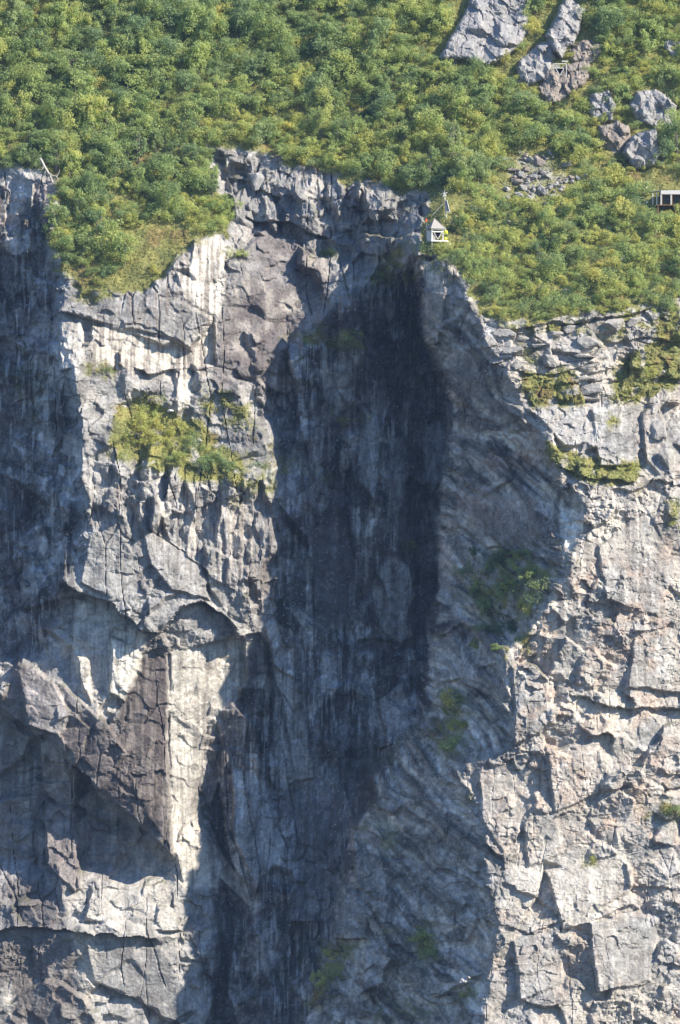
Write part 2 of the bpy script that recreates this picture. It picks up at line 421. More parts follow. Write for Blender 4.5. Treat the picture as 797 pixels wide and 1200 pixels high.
# undercut lips
for pl, step, L, bulge in UNDER:
    pl = sorted(pl)
    pu = np.array([p[0] for p in pl], float); pv = np.array([p[1] for p in pl], float)
    sel = (U > pu[0] - 8) & (U < pu[-1] + 8) & (V > pv.min() - 60) & (V < pv.max() + 4 * L + 20)
    us, vs = U[sel] + 0.35 * (UN[sel] - U[sel]), V[sel] + 0.8 * (VN[sel] - V[sel])
    d = vs - np.interp(us, pu, pv)
    tp = np.clip((us - pu[0]) / 14, 0, 1) * np.clip((pu[-1] - us) / 14, 0, 1)
    h = np.where(d > 0, step * np.exp(-np.maximum(d, 0) / L) * np.clip(d / 2.0, 0, 1), -bulge * np.exp(np.minimum(d, 0) / 10))
    Y[sel] += h * tp

# fractured relief, per region; 'brk' says how broken the rock is (smooth sheets next to shattered ground)
brk = np.clip(0.62 + 1.1 * fbm(X / 8, Z / 7, 2, 3), 0.15, 1.35)
brk2 = np.clip(0.6 + 1.2 * fbm(X / 4.5, Z / 4.5, 7, 3), 0.1, 1.4)
f1, c1, e1 = facets(X, Z, 8.0, 6.0, 0.3, 1.8, 1, 0.85, 0.32, 0.05, 0.10)
f2, c2, e2 = facets(X, Z, 3.0, 2.3, -0.4, 1.0, 2, 0.30, 0.45, 0.04, 0.10)
f3, c3, e3 = facets(X, Z, 1.15, 0.8, 0.5, 0.5, 3, 0.13, 0.5, 0.0, 0.12)
f4, c4, e4 = facets(X, Z, 0.55, 0.42, -0.2, 0.2, 12, 0.06, 0.45, 0.0, 0.2)
g0, d0, _ = facets(X, Z, 5.5, 22.0, 0.08, 2.0, 8, 1.6, 0.34, 0, 0.06)       # great upright ribs
g1, d1, _ = facets(X, Z, 2.0, 9.0, 0.05, 1.3, 4, 0.6, 0.36, 0.15, 0.14)
g2, d2, _ = facets(X, Z, 0.8, 3.5, -0.04, 0.6, 5, 0.2, 0.28, 0.04, 0.25)
XF = X + 3.5 * fbm(X / 11, Z / 11, 4, 3); ZF = Z + 3.5 * fbm(X / 11, Z / 11, 7, 3)     # folds
r1, q1, _ = facets(XF, ZF, 8.0, 2.6, -0.72, 1.3, 6, 0.95, 0.3, 0, 0.12)       # slanting beds of the ridge flank
r2, q2, _ = facets(XF, ZF, 3.4, 0.9, -0.80, 0.6, 7, 0.36, 0.4, 0.1, 0.15)
s1, k1, _ = facets(X, Z, 4.4, 4.6, -0.3, 1.2, 9, 0.55, 0.36, 0.05, 0.09)         # blocks of the right buttress
s2, k2, _ = facets(X, Z, 1.8, 1.25, 0.15, 0.7, 10, 0.22, 0.48, 0.06, 0.06)
s3, k3, _ = facets(X, Z, 3.6, 0.9, 0.12, 0.7, 13, 0.28, 0.3, 0.0, 0.2)       # flat-lying courses
n1 = fbm(X / 1.4, Z / 1.4, 4, 5)
rid = 1 - np.abs(fbm(X / 4.2 + 0.4 * n1, Z / 2.8, 5, 5)) * 2
rid2 = 1 - np.abs(fbm(X / 1.9, Z / 6.5, 1, 4)) * 2
up_fl = soft(UN, VN, [(95,540),(330,560),(335,690),(300,730),(235,660),(110,610)], 14)
m_band = soft(UN, VN, [(240,178),(330,186),(400,210),(470,230),(505,228),(490,300),(440,335),(395,300),(290,270),(262,235)], 8)
_, _, ej = facets(X, Z, 3.2, 17.0, 0.06, 1.0, 14, 0, 0)          # long upright joints
_, _, eh = facets(X, Z, 8.0, 2.6, 0.1, 0.8, 15, 0, 0)             # lying joints
jv = np.clip(1 - ej / 0.05, 0, 1) * np.clip(fbm(X / 4, Z / 9, 3, 3) * 4 - 0.1, 0, 1)
jh = np.clip(1 - eh / 0.05, 0, 1) * np.clip(fbm(X / 7, Z / 4, 6, 3) * 4 - 0.1, 0, 1)
rub = np.clip(brk2 - 0.45, 0, 1)
hf2 = fbm(X / 0.7, Z / 0.6, 5, 3)
small = rub * (f3 + 0.8 * f4) + 0.07 * n1 + 0.25 * f4 + 0.07 * hf2
wl = np.clip(m_left - m_lfl, 0, 1); wf = m_lfl * rock
low = np.clip((V - 860) / 120, 0, 1); crs = np.clip((560 - V) / 120, 0, 1)
coarse = wl * (f1 * (1 - 0.4 * up_fl) + 0.5 * up_fl * g1 - 0.4 * rid * brk) + m_gully * (g0 + 0.8 * f1) \
    + m_ridge * ((1 - 0.6 * low) * r1 + (0.2 + 0.8 * low) * f1) + m_right * (s1 - 0.35 * rid * brk) + wf * (f1 + 0.7 * g0)
Y += coarse
for pl, step, L in STEPS:
    pl = sorted(pl)
    pu = np.array([p[0] for p in pl], float); pv = np.array([p[1] for p in pl], float)
    sel = (U > pu[0] - 6) & (U < pu[-1] + 6) & (V > pv.min() - 10) & (V < pv.max() + 4 * L)
    us, vs = U[sel] + 0.4 * (UN[sel] - U[sel]), V[sel] + 0.9 * (VN[sel] - V[sel])
    d = vs - np.interp(us, pu, pv)
    tp = np.clip((us - pu[0]) / 20, 0, 1) * np.clip((pu[-1] - us) / 20, 0, 1)
    Y[sel] -= np.where(d > 0, step * np.exp(-np.maximum(d, 0) / L) * np.clip(d / 3, 0, 1), 0) * tp
fine = wl * (brk * f2 + small + up_fl * (0.5 * g1 + g2 - 0.35 * rid2) + m_band * (1.1 * g1 + 0.8 * g2 + 0.6 * f2) + 0.7 * jv) \
    + m_gully * (0.8 * brk * g1 + brk2 * g2 + 0.8 * f2 * brk + 0.6 * small + 0.8 * jv) \
    + m_ridge * ((1 - 0.5 * low) * r2 * brk2 + (0.2 + 0.5 * low) * small + 0.8 * low * f2 + 0.3 * jv) \
    + m_right * (0.9 * brk * s2 + (0.15 + 0.85 * crs) * s3 * brk2 + 1.0 * small + 0.28 * jv + (0.15 + 0.4 * crs) * jh) + wf * (0.8 * g1 + 0.6 * g2 + small + 0.6 * f2 + 0.7 * jv)
smoothm = np.zeros_like(X); PCOL = []
UP, VP = U + 0.35 * (UN - U), V + 0.35 * (VN - V)
for P, th, (tx_, tz_), pc, pa, ps in PLATES:
    m = soft(UP, VP, P, 1.6)
    if not (m > 0.5).any(): continue
    ins = m > 0.5
    xm, zm = X[ins].mean(), Z[ins].mean()
    A_ = np.stack([X[ins] - xm, Z[ins] - zm, np.ones(ins.sum())], -1)
    co, *_r = np.linalg.lstsq(A_, Y[ins], rcond=None)
    plane = co[2] - th + (0.75 * co[0] + tx_) * (X - xm) + (0.75 * co[1] + tz_) * (Z - zm)
    Y = Y * (1 - m) + (plane + 0.22 * (Y - plane - th)) * m
    smoothm = np.maximum(smoothm, m * ps); PCOL.append((P, pc, pa))
Y += fine * (1 - 0.8 * smoothm) + m_hill * (0.35 * fbm(X / 2.5, Z / 2.5, 2, 4) + 0.25 * f2)

U, V = w2p(X, Y, Z)
UN = U + 6 * fbm(X / 1.6, Z / 1.6, 1, 4); VN = V + 6 * fbm(X / 1.6, Z / 1.6, 2, 4)

def ysurf(x, z):
    x = np.asarray(x, float); z = np.asarray(z, float)
    gi = np.interp(x, GX, np.arange(len(GX))); gj = np.interp(z, GZ, np.arange(len(GZ)))
    return bilin(Y, gi, gj)

def at(u, v):
    """world point of the ground seen at photo pixel u, v"""
    y = 10.0
    for _ in range(12):
        x, z = p2w(u, v, y); y = 0.5 * y + 0.5 * float(ysurf(x, z))
    x, z = p2w(u, v, y)
    return Vector((x, float(ysurf(x, z)), z))

# ------------------------------------------------------------------ colour of the rock itself (stains, minerals, plants), with shade painted into the gully arch
def blend(C, m, c):
    m = m[..., None]
    return C * (1 - m) + np.asarray(c, np.float32) * m
tone = 0.29 + 0.06 * fbm(X / 9, Z / 9, 1, 3) + 0.07 * (c1 - 0.5) + 0.11 * (c2 - 0.5) + 0.10 * (c3 - 0.5) + 0.08 * n1
C = np.stack([tone * 1.0, tone * 0.985, tone * 0.975], -1).astype(np.float32)
stv = fbm(X / 0.55, Z / 9, 3, 4)            # upright run-off streaks
stv2 = fbm(X / 0.28, Z / 5, 6, 3)
patch = fbm(X / 6, Z / 6, 5, 4)
C = blend(C, np.clip(m_right * (patch * 2.0 + 0.6), 0, 1) * 0.7, (0.45, 0.412, 0.36))
C = blend(C, np.clip(m_right * np.clip(fbm(X / 2.5, Z / 4, 7, 4) - 0.12, 0, 1) * 3, 0, 1) * 0.28, (0.46, 0.32, 0.24))
C = blend(C, np.clip((stv - 0.1) * 2.5, 0, 1) * m_right * 0.5 * np.clip((1000 - V) / 300, 0, 1), (0.62, 0.57, 0.50))
# gully: dark wet rock, pale run-off streaks, shade painted into the arch
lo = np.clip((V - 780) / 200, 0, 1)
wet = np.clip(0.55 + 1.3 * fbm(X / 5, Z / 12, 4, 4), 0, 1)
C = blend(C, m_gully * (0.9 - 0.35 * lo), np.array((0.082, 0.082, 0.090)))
C = blend(C, m_gully * np.clip((stv - 0.08) * 3, 0, 1) * np.clip(wet * 0.9 - 0.15 + 0.8 * soft(UN, VN, [(325,560),(372,560),(395,800),(400,1000),(330,1020),(260,1000),(250,900),(300,780),(330,680)], 20), 0, 1) * 0.85, (0.50, 0.485, 0.48))
C = blend(C, m_gully * np.clip((fbm(X / 1.3, Z / 7, 2, 4) - 0.12) * 4, 0, 1) * 0.7, (0.42, 0.41, 0.41))
C = blend(C, m_gully * np.clip((-stv2 - 0.2) * 3, 0, 1) * 0.7, (0.055, 0.053, 0.056))
C = blend(C, soft(UN, VN, [(425,338),(486,312),(520,340),(535,520),(505,530),(490,760),(478,760),(476,560),(455,470),(440,400)], 10) * m_gully * 0.7, (0.05, 0.05, 0.055))  # shade of the deep hollow under the hut, painted darker over the rock
# ridge flank: slanting bands, rust
C = blend(C, m_ridge * 0.85, (0.31, 0.285, 0.255))
bd = fbm((XF * 0.74 - ZF * 0.67) / 6, (XF * 0.67 + ZF * 0.74) / 1.0, 3, 4) * np.clip(0.8 + 1.2 * fbm(X / 6, Z / 6, 1, 3), 0.1, 1)
C = blend(C, m_ridge * np.clip(bd * 4, 0, 1) * 0.85 * (1 - 0.6 * low), (0.52, 0.47, 0.41))
C = blend(C, m_ridge * np.clip(-bd * 4 - 0.2, 0, 1) * 0.85, (0.10, 0.093, 0.093))
C = blend(C, m_ridge * low * np.clip(fbm(X / 1.6, Z / 2.2, 6, 4) * 4 - 0.4, 0, 1) * 0.5, (0.40, 0.38, 0.37))
C = blend(C, m_ridge * np.clip(q2 * 1.6 - 0.8, 0, 1) * 0.55, (0.45, 0.42, 0.39))
C = blend(C, m_ridge * np.clip(fbm(X / 3, Z / 3, 2, 4) * 3 - 0.5, 0, 1) * 0.55 * np.clip(1 - np.abs(V - 560) / 260, 0, 1), (0.42, 0.28, 0.19))
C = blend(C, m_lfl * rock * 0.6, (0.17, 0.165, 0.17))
C = blend(C, m_lfl * rock * np.clip((fbm(X / 1.8, Z / 5, 5, 4) - 0.15) * 4, 0, 1) * 0.6, (0.42, 0.40, 0.40))

def stain(P, c, a=0.8, w=10, n=None, k=2.0, o=0.5):
    global C
    m = soft(UN, VN, P, w)
    if n is not None: m = m * np.clip(n * k + o, 0, 1)
    C = blend(C, m * a, c)
DARK = (0.095, 0.08, 0.08); PALE = (0.58, 0.54, 0.48); RUST = (0.55, 0.40, 0.28)
# brown-purple stained faces
stain([(285,262),(395,275),(385,330),(365,385),(300,450),(250,470),(255,400),(275,330)], (0.135,0.115,0.115), 0.92, 12, patch, 1, 0.95)
stain([(265,330),(330,310),(370,350),(300,440),(262,420)], DARK, 0.5, 14, stv, 2, 0.5)
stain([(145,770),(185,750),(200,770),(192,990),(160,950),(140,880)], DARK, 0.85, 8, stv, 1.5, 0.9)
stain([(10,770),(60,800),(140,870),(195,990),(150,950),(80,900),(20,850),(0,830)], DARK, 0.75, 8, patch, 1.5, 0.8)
stain([(262,585),(320,580),(330,680),(300,740),(275,680)], DARK, 0.8, 8, stv, 3, 0.5)
stain([(-60,840),(10,850),(90,910),(190,1010),(170,1040),(80,1060),(-60,1050)], (0.16,0.14,0.14), 0.7, 12, stv, 2, 0.6)
stain([(-60,1095),(80,1100),(95,1250),(-60,1250)], (0.17,0.15,0.145), 0.75, 12, patch, 1.5, 0.8)
stain([(-60,990),(60,1000),(95,1040),(80,1095),(-60,1095)], DARK, 0.7, 10, patch, 1.5, 0.8)
stain([(-60,1095),(90,1100),(108,1250),(-60,1250)], (0.12,0.105,0.10), 0.8, 12, stv, 2, 0.8)
stain([(120,1000),(200,1010),(190,1060),(120,1040)], (0.20,0.18,0.17), 0.5, 10, stv, 2, 0.6)
# freshly broken, almost white faces
stain([(205,395),(255,360),(250,300),(215,290),(205,330)], PALE, 0.0)
stain([(105,385),(150,385),(215,410),(250,370),(250,430),(215,440),(160,432),(105,430)], PALE, 0.9, 8, patch, 1.5, 0.9)
stain([(72,378),(95,378),(96,420),(75,425)], PALE, 0.6, 6)
stain([(230,285),(258,278),(262,340),(215,345),(205,320)], PALE, 0.85, 8, stv, 2.5, 0.7)
stain([(245,330),(310,330),(250,375),(225,370)], PALE, 0.5, 10, stv, 2.5, 0.5)
stain([(205,425),(222,430),(222,470),(205,485)], PALE, 0.8, 6)
stain([(82,745),(165,735),(170,770),(140,830),(120,835),(85,800)], PALE, 0.85, 8)
stain([(105,560),(320,570),(300,690),(110,600)], PALE, 0.55, 14, stv, 3, 0.25)
stain([(195,760),(285,740),(290,800),(245,850),(225,930),(245,1000),(215,1030),(195,990),(200,850)], (0.58,0.55,0.50), 0.75, 12, patch, 1.2, 0.8)
stain([(215,780),(250,770),(255,830),(215,840)], RUST, 0.35, 10, n1, 2, 0.5)
stain([(205,960),(245,960),(250,1040),(205,1040)], PALE, 0.7, 8)
stain([(90,1100),(115,1100),(118,1170),(95,1180)], PALE, 0.7, 6)
stain([(70,1020),(200,1030),(215,1100),(80,1095)], (0.47,0.45,0.42), 0.6, 12)
# right buttress
stain([(650,590),(720,570),(740,640),(670,720),(610,760),(600,730),(660,670)], (0.60,0.55,0.48), 0.75, 12, stv, 2, 0.7)
stain([(640,800),(800,820),(800,860),(720,870),(690,850),(640,860)], PALE, 0.7, 8, patch, 1, 0.8)
stain([(600,1000),(700,980),(720,1060),(640,1080),(590,1060)], (0.60,0.56,0.50), 0.6, 16)
stain([(545,1060),(600,1070),(590,1130),(560,1150)], RUST, 0.35, 10, n1, 2, 0.5)
stain([(560,375),(680,370),(690,520),(640,520),(600,450)], (0.50,0.47,0.44), 0.5, 12)
stain([(0,205),(60,215),(60,260),(0,270)], RUST, 0.35, 8, n1, 3, 0.2)
stain([(490,310),(530,330),(525,380),(498,380)], (0.42,0.37,0.32), 0.6, 8)
stain([(240,178),(330,186),(400,210),(470,230),(505,228),(490,300),(440,335),(395,300),(290,270),(262,235)], (0.24,0.235,0.235), 0.6, 8)
# mineral and lichen mottling, run-off lines on every sunlit face
mot = fbm(X / 2.4, Z / 3.4, 5, 5)
lit_ = rock * (1 - 0.75 * np.clip(m_gully + m_ridge + m_lfl, 0, 1))
C = blend(C, lit_ * np.clip(mot * 3 - 0.45, 0, 1) * 0.42, (0.52, 0.49, 0.45))
C = blend(C, lit_ * np.clip(-mot * 3 - 0.4, 0, 1) * 0.4, (0.15, 0.14, 0.135))
C = blend(C, rock * (m_left + 0.6 * m_right) * np.clip((-stv - 0.16) * 4, 0, 1) * np.clip(patch * 2 + 0.3, 0, 1) * 0.55, (0.14, 0.125, 0.12))
dk = np.clip(m_gully + m_ridge + m_lfl * rock, 0, 1)
hf = fbm(X / 0.45, Z / 0.8, 6, 3)
vert = np.clip(m_gully + m_lfl * rock, 0, 1)
C = C * (1 + vert * (0.9 * (d1 - 0.5) + 0.7 * (d2 - 0.5) + 0.6 * (c2 - 0.5)) + m_ridge * (0.7 * (q1 - 0.5) + 0.7 * (q2 - 0.5)))[..., None].astype(np.float32)
C = blend(C, vert * np.clip((c1 - 0.55) * 20, 0, 1) * 0.5, (0.125, 0.10, 0.10))
C = blend(C, vert * np.clip((d1 - 0.80) * 20, 0, 1) * np.clip((d2 - 0.3) * 8, 0, 1) * 0.6, (0.34, 0.335, 0.335))
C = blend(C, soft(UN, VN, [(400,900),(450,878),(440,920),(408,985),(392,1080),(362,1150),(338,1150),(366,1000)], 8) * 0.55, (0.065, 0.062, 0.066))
C = C * (1 + dk * (0.45 * (c3 - 0.5) + 0.35 * (c4 - 0.5) + 0.5 * (c2 - 0.5) + 0.4 * hf))[..., None].astype(np.float32)
C = blend(C, np.clip(m_gully + m_lfl * rock, 0, 1) * np.clip((stv2 - 0.28) * 6, 0, 1) * np.clip(0.4 + 2 * patch, 0, 1) * 0.8, (0.50, 0.49, 0.48))
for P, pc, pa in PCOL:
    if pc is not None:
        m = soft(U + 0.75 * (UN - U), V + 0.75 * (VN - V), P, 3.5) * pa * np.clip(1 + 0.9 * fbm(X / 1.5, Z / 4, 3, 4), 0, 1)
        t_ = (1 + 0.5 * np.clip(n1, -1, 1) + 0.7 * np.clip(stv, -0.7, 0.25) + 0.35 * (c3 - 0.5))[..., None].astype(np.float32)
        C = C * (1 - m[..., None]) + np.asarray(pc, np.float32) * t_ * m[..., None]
# quartz flecks
stain([(100,282),(225,276),(275,270),(268,445),(100,445)], (0.19,0.165,0.15), 0.75, 8, -stv2, 4, -0.15)
stain([(80,740),(290,740),(290,850),(250,1030),(200,1030),(80,830)], (0.22,0.20,0.185), 0.55, 8, -stv2, 4, -0.3)
stain([(100,560),(330,570),(320,720),(100,620)], (0.15,0.13,0.125), 0.6, 10, -stv2, 4, -0.1)
stain([(590,560),(797,560),(797,820),(600,820)], (0.24,0.22,0.205), 0.5, 20, -stv, 4, -0.3)
stain([(600,680),(797,640),(797,1000),(620,1000)], (0.50,0.36,0.27), 0.35, 20, fbm(X / 2.2, Z / 2.2, 7, 4), 4, -0.4)
fl = (TAB[2][(np.arange(X.size) * 7919 // 13 % 256).reshape(X.shape), (np.arange(X.size) * 104729 // 7 % 256).reshape(X.shape)] > 0.985)
C = blend(C, fl * (m_ridge + m_gully + m_lfl * rock) * 0.55, (0.72, 0.70, 0.68))

# plants: turf, heath and moss ground
TURF = [
 ([(560,372),(620,376),(680,372),(690,392),(640,400),(600,392)],0.7), ([(720,360),(800,350),(800,400),(760,392),(730,380)],0.8), ([(600,400),(630,405),(650,440),(620,440)],0.6),
 ([(700,372),(740,366),(735,400),(705,410)],0.6), ([(200,275),(240,282),(200,300),(190,325),(150,335),(160,310)],0.8), ([(235,455),(270,460),(310,500),(300,520),(250,490)],0.7), ([(270,540),(320,535),(330,580),(290,585)],0.6),
 ([(265,575),(300,580),(290,592),(268,590)],0.6), ([(300,500),(330,520),(345,560),(325,560)],0.6), ([(330,395),(380,378),(440,392),(430,412),(360,408)],0.7), ([(310,520),(350,535),(400,560),(390,572),(330,550)],0.5), ([(480,500),(515,470),(520,485),(490,520)],0.4),
 ([(410,960),(450,955),(470,990),(440,1010)],0.5), ([(440,1080),(470,1090),(450,1110)],0.5), ([(520,690),(540,670),(556,700),(540,740)],0.5),
 ([(135,480),(172,464),(235,495),(280,535),(286,566),(215,560),(130,534)], 1.5),
 ([(230,466),(290,470),(300,492),(240,492)], 0.8), ([(280,520),(325,545),(320,570),(285,572)], 0.55),
 ([(95,425),(140,428),(135,446),(100,444)], 0.9), ([(90,330),(150,340),(110,356),(85,350)], 0.9),
 ([(262,290),(295,292),(285,308),(262,305)], 0.7), ([(365,290),(400,285),(400,305),(368,308)], 0.7),
 ([(430,320),(480,300),(490,325),(440,336)], 0.9), ([(445,290),(490,280),(490,300),(450,310)], 0.7),
 ([(612,436),(672,434),(684,472),(622,476)], 1.4), ([(640,512),(690,538),(750,543),(747,570),(690,565),(643,542)], 1.4),
 ([(715,440),(760,395),(800,380),(800,445),(750,474),(718,470)], 1.2), ([(700,485),(730,482),(730,500),(702,505)], 0.7),
 ([(750,945),(800,930),(800,965),(755,965)], 0.85), ([(590,750),(622,742),(625,765),(590,770)], 0.95),
 ([(540,650),(600,640),(655,665),(630,720),(590,745),(560,720)], 0.65), ([(510,800),(550,810),(560,880),(520,890),(500,860)], 0.65),
 ([(375,390),(440,385),(440,405),(380,408)], 0.6), ([(385,480),(440,485),(430,500),(385,498)], 0.6), ([(470,620),(500,630),(490,650),(468,645)], 0.5),
 ([(375,1100),(425,1105),(410,1140),(370,1180),(350,1190),(370,1140)], 0.8), ([(478,1090),(505,1080),(518,1130),(490,1125)], 0.8),
 ([(530,1160),(560,1158),(565,1172),(532,1172)], 1.0), ([(440,1150),(510,1170),(510,1230),(430,1230)], 0.45), ([(430,950),(480,960),(470,1000),(430,990)], 0.4),
 ([(480,300),(540,335),(530,320),(500,296)], 0.7), ([(780,585),(800,580),(800,620),(785,620)], 0.7), ([(650,640),(690,650),(680,670),(655,665)], 0.3),
 ([(535,930),(550,925),(552,940),(537,942)], 0.9), ([(640,1120),(660,1115),(662,1125),(645,1128)], 0.0), ([(680,1005),(705,1005),(700,1016),(682,1016)], 0.8),
 ([(0,425),(60,430),(60,500),(30,510)], 0.35), ([(50,250),(75,250),(95,330),(60,320)], 0.8),
]
turf = m_hill.copy()
for P, a in TURF:
    turf = np.maximum(turf, soft(UN, VN, P, 9) * a * np.clip(1.0 + 1.4 * fbm(X / 1.5, Z / 1.5, 4, 4), 0, 1.1))
# hold plants off the bare rock that shows inside the wood
BARE = [[(515,72),(530,40),(548,8),(556,-5),(622,-5),(620,40),(602,62),(572,80),(545,74)],
        [(604,98),(608,72),(640,40),(660,12),(668,-5),(686,18),(678,46),(690,70),(684,108),(664,118),(640,128),(622,112)],
        [(742,116),(766,108),(788,124),(786,150),(752,146)],[(704,150),(730,147),(737,176),(716,188),(702,172)],[(738,162),(766,156),(770,188),(746,197),(734,182)],
        [(690,116),(714,110),(720,136),(700,142)],[(600,182),(640,178),(668,205),(655,222),(625,235),(600,228),(592,205)],
        [(275,-5),(302,-5),(300,12),(280,10)],[(250,174),(330,186),(330,196),(262,190)]]
for k_, P in enumerate(BARE[6:]):
    turf = turf * (1 - (0.35 if k_ == 0 else 0.8) * soft(UN, VN, P, 10))
turf = np.clip(turf * (0.75 + 0.6 * fbm(X / 0.9, Z / 0.9, 3, 4)) * 1.5 - 0.25 + 0.6 * np.clip(turf * 2 - 1, 0, 1), 0, 1)
# thin moss lines where small ledges face upward
gzY = np.gradient(Y, axis=1) / np.maximum(np.gradient(Z, axis=1), 1e-6)
moss = np.clip((gzY - 1.2) * 0.8, 0, 1) * np.clip(fbm(X / 4, Z / 4, 6, 3) * 2 + 0.1, 0, 1) * rock
tv = fbm(X / 1.8, Z / 1.8, 5, 4)
tc = np.stack([0.20 + 0.08 * tv, 0.20 + 0.05 * tv, 0.068 + 0.014 * tv], -1).astype(np.float32)
red = np.clip(fbm(X / 3, Z / 3, 7, 4) * 3 - 0.55, 0, 1)
tc = tc * (1 - 0.5 * red[..., None]) + np.array([0.17, 0.085, 0.045], np.float32) * 0.5 * red[..., None]
C = blend(C, moss * 0.6, (0.085, 0.09, 0.035))
C = C * (1 - turf[..., None]) + tc * turf[..., None]
C = np.clip(C, 0.02, 0.8)

# ------------------------------------------------------------------ materials
def new_mat(name):
    m = bpy.data.materials.new(name); m.use_nodes = True
    return m, m.node_tree, m.node_tree.nodes['Principled BSDF']

def rock_mat(name, base=None):
    m, t, b = new_mat(name)
    N, L = t.nodes, t.links
    geo = N.new('ShaderNodeNewGeometry')
    n1_ = N.new('ShaderNodeTexNoise'); n1_.inputs['Scale'].default_value = 2.2; n1_.inputs['Detail'].default_value = 8; n1_.inputs['Roughness'].default_value = 0.65
    n2_ = N.new('ShaderNodeTexNoise'); n2_.inputs['Scale'].default_value = 0.7; n2_.inputs['Detail'].default_value = 5
    L.new(geo.outputs['Position'], n1_.inputs['Vector']); L.new(geo.outputs['Position'], n2_.inputs['Vector'])
    mr = N.new('ShaderNodeMapRange'); mr.inputs['From Min'].default_value = 0.3; mr.inputs['From Max'].default_value = 0.7
    mr.inputs['To Min'].default_value = 0.68; mr.inputs['To Max'].default_value = 1.28
    L.new(n1_.outputs['Fac'], mr.inputs['Value'])
    mr2 = N.new('ShaderNodeMapRange'); mr2.inputs['From Min'].default_value = 0.3; mr2.inputs['From Max'].default_value = 0.7
    mr2.inputs['To Min'].default_value = 0.85; mr2.inputs['To Max'].default_value = 1.12
    L.new(n2_.outputs['Fac'], mr2.inputs['Value'])
    n3_ = N.new('ShaderNodeTexNoise'); n3_.inputs['Scale'].default_value = 5.5; n3_.inputs['Detail'].default_value = 6; n3_.inputs['Roughness'].default_value = 0.7
    L.new(geo.outputs['Position'], n3_.inputs['Vector'])
    mr3 = N.new('ShaderNodeMapRange'); mr3.inputs['From Min'].default_value = 0.3; mr3.inputs['From Max'].default_value = 0.7
    mr3.inputs['To Min'].default_value = 0.72; mr3.inputs['To Max'].default_value = 1.22
    L.new(n3_.outputs['Fac'], mr3.inputs['Value'])
    m0 = N.new('ShaderNodeMath'); m0.operation = 'MULTIPLY'
    L.new(mr.outputs[0], m0.inputs[0]); L.new(mr3.outputs[0], m0.inputs[1])
    mu = N.new('ShaderNodeMath'); mu.operation = 'MULTIPLY'
    L.new(m0.outputs[0], mu.inputs[0]); L.new(mr2.outputs[0], mu.inputs[1])
    mx = N.new('ShaderNodeVectorMath'); mx.operation = 'SCALE'
    if base is None:
        at_ = N.new('ShaderNodeAttribute'); at_.attribute_name = 'tint'
        L.new(at_.outputs['Color'], mx.inputs[0])
    else:
        mx.inputs[0].default_value = base
    L.new(mu.outputs[0], mx.inputs['Scale'])
    L.new(mx.outputs[0], b.inputs['Base Color'])
    b.inputs['Roughness'].default_value = 0.85
    b.inputs['Specular IOR Level'].default_value = 0.3
    bp = N.new('ShaderNodeBump'); bp.inputs['Strength'].default_value = 0.9; bp.inputs['Distance'].default_value = 0.22
    L.new(n1_.outputs['Fac'], bp.inputs['Height']); L.new(bp.outputs[0], b.inputs['Normal'])
    return m

def leaf_mat(name, c0, c1, c2, trans=0.3, sc_=0.35):
    m, t, b = new_mat(name)
    N, L = t.nodes, t.links
    geo = N.new('ShaderNodeNewGeometry')
    no = N.new('ShaderNodeTexNoise'); no.inputs['Scale'].default_value = sc_; no.inputs['Detail'].default_value = 2
    L.new(geo.outputs['Position'], no.inputs['Vector'])
    ad = N.new('ShaderNodeMath'); ad.operation = 'MULTIPLY_ADD'; ad.inputs[1].default_value = 0.16
    L.new(geo.outputs['Random Per Island'], ad.inputs[0]); L.new(no.outputs['Fac'], ad.inputs[2])
    oi = N.new('ShaderNodeObjectInfo')
    ad2 = N.new('ShaderNodeMath'); ad2.operation = 'MULTIPLY_ADD'; ad2.inputs[1].default_value = 0.28
    L.new(oi.outputs['Random'], ad2.inputs[0]); L.new(ad.outputs[0], ad2.inputs[2])
    cr = N.new('ShaderNodeValToRGB')
    cr.color_ramp.elements[0].position = 0.42; cr.color_ramp.elements[0].color = (*c0, 1)
    cr.color_ramp.elements[1].position = 1.12; cr.color_ramp.elements[1].color = (*c2, 1)
    e = cr.color_ramp.elements.new(0.78); e.color = (*c1, 1)
    L.new(ad2.outputs[0], cr.inputs[0])
    L.new(cr.outputs[0], b.inputs['Base Color'])
    b.inputs['Roughness'].default_value = 0.6
    b.inputs['Specular IOR Level'].default_value = 0.25
    tr = N.new('ShaderNodeBsdfTranslucent'); vm = N.new('ShaderNodeVectorMath'); vm.operation = 'SCALE'; vm.inputs['Scale'].default_value = 1.7; L.new(cr.outputs[0], vm.inputs[0]); L.new(vm.outputs[0], tr.inputs['Color'])
    mix = N.new('ShaderNodeMixShader'); mix.inputs[0].default_value = trans
    L.new(b.outputs[0], mix.inputs[1]); L.new(tr.outputs[0], mix.inputs[2])
    L.new(mix.outputs[0], N['Material Output'].inputs['Surface'])
    return m

def plain(name, c, rough=0.6, metal=0.0, var=0.15, scale=6.0):
    m, t, b = new_mat(name)
    N, L = t.nodes, t.links
    no = N.new('ShaderNodeTexNoise'); no.inputs['Scale'].default_value = scale; no.inputs['Detail'].default_value = 4
    tc_ = N.new('ShaderNodeTexCoord'); L.new(tc_.outputs['Object'], no.inputs['Vector'])
    mr = N.new('ShaderNodeMapRange'); mr.inputs['To Min'].default_value = 1 - var; mr.inputs['To Max'].default_value = 1 + var
    L.new(no.outputs['Fac'], mr.inputs['Value'])
    vm = N.new('ShaderNodeVectorMath'); vm.operation = 'SCALE'; vm.inputs[0].default_value = c
    L.new(mr.outputs[0], vm.inputs['Scale']); L.new(vm.outputs[0], b.inputs['Base Color'])
    b.inputs['Roughness'].default_value = rough; b.inputs['Metallic'].default_value = metal
    return m

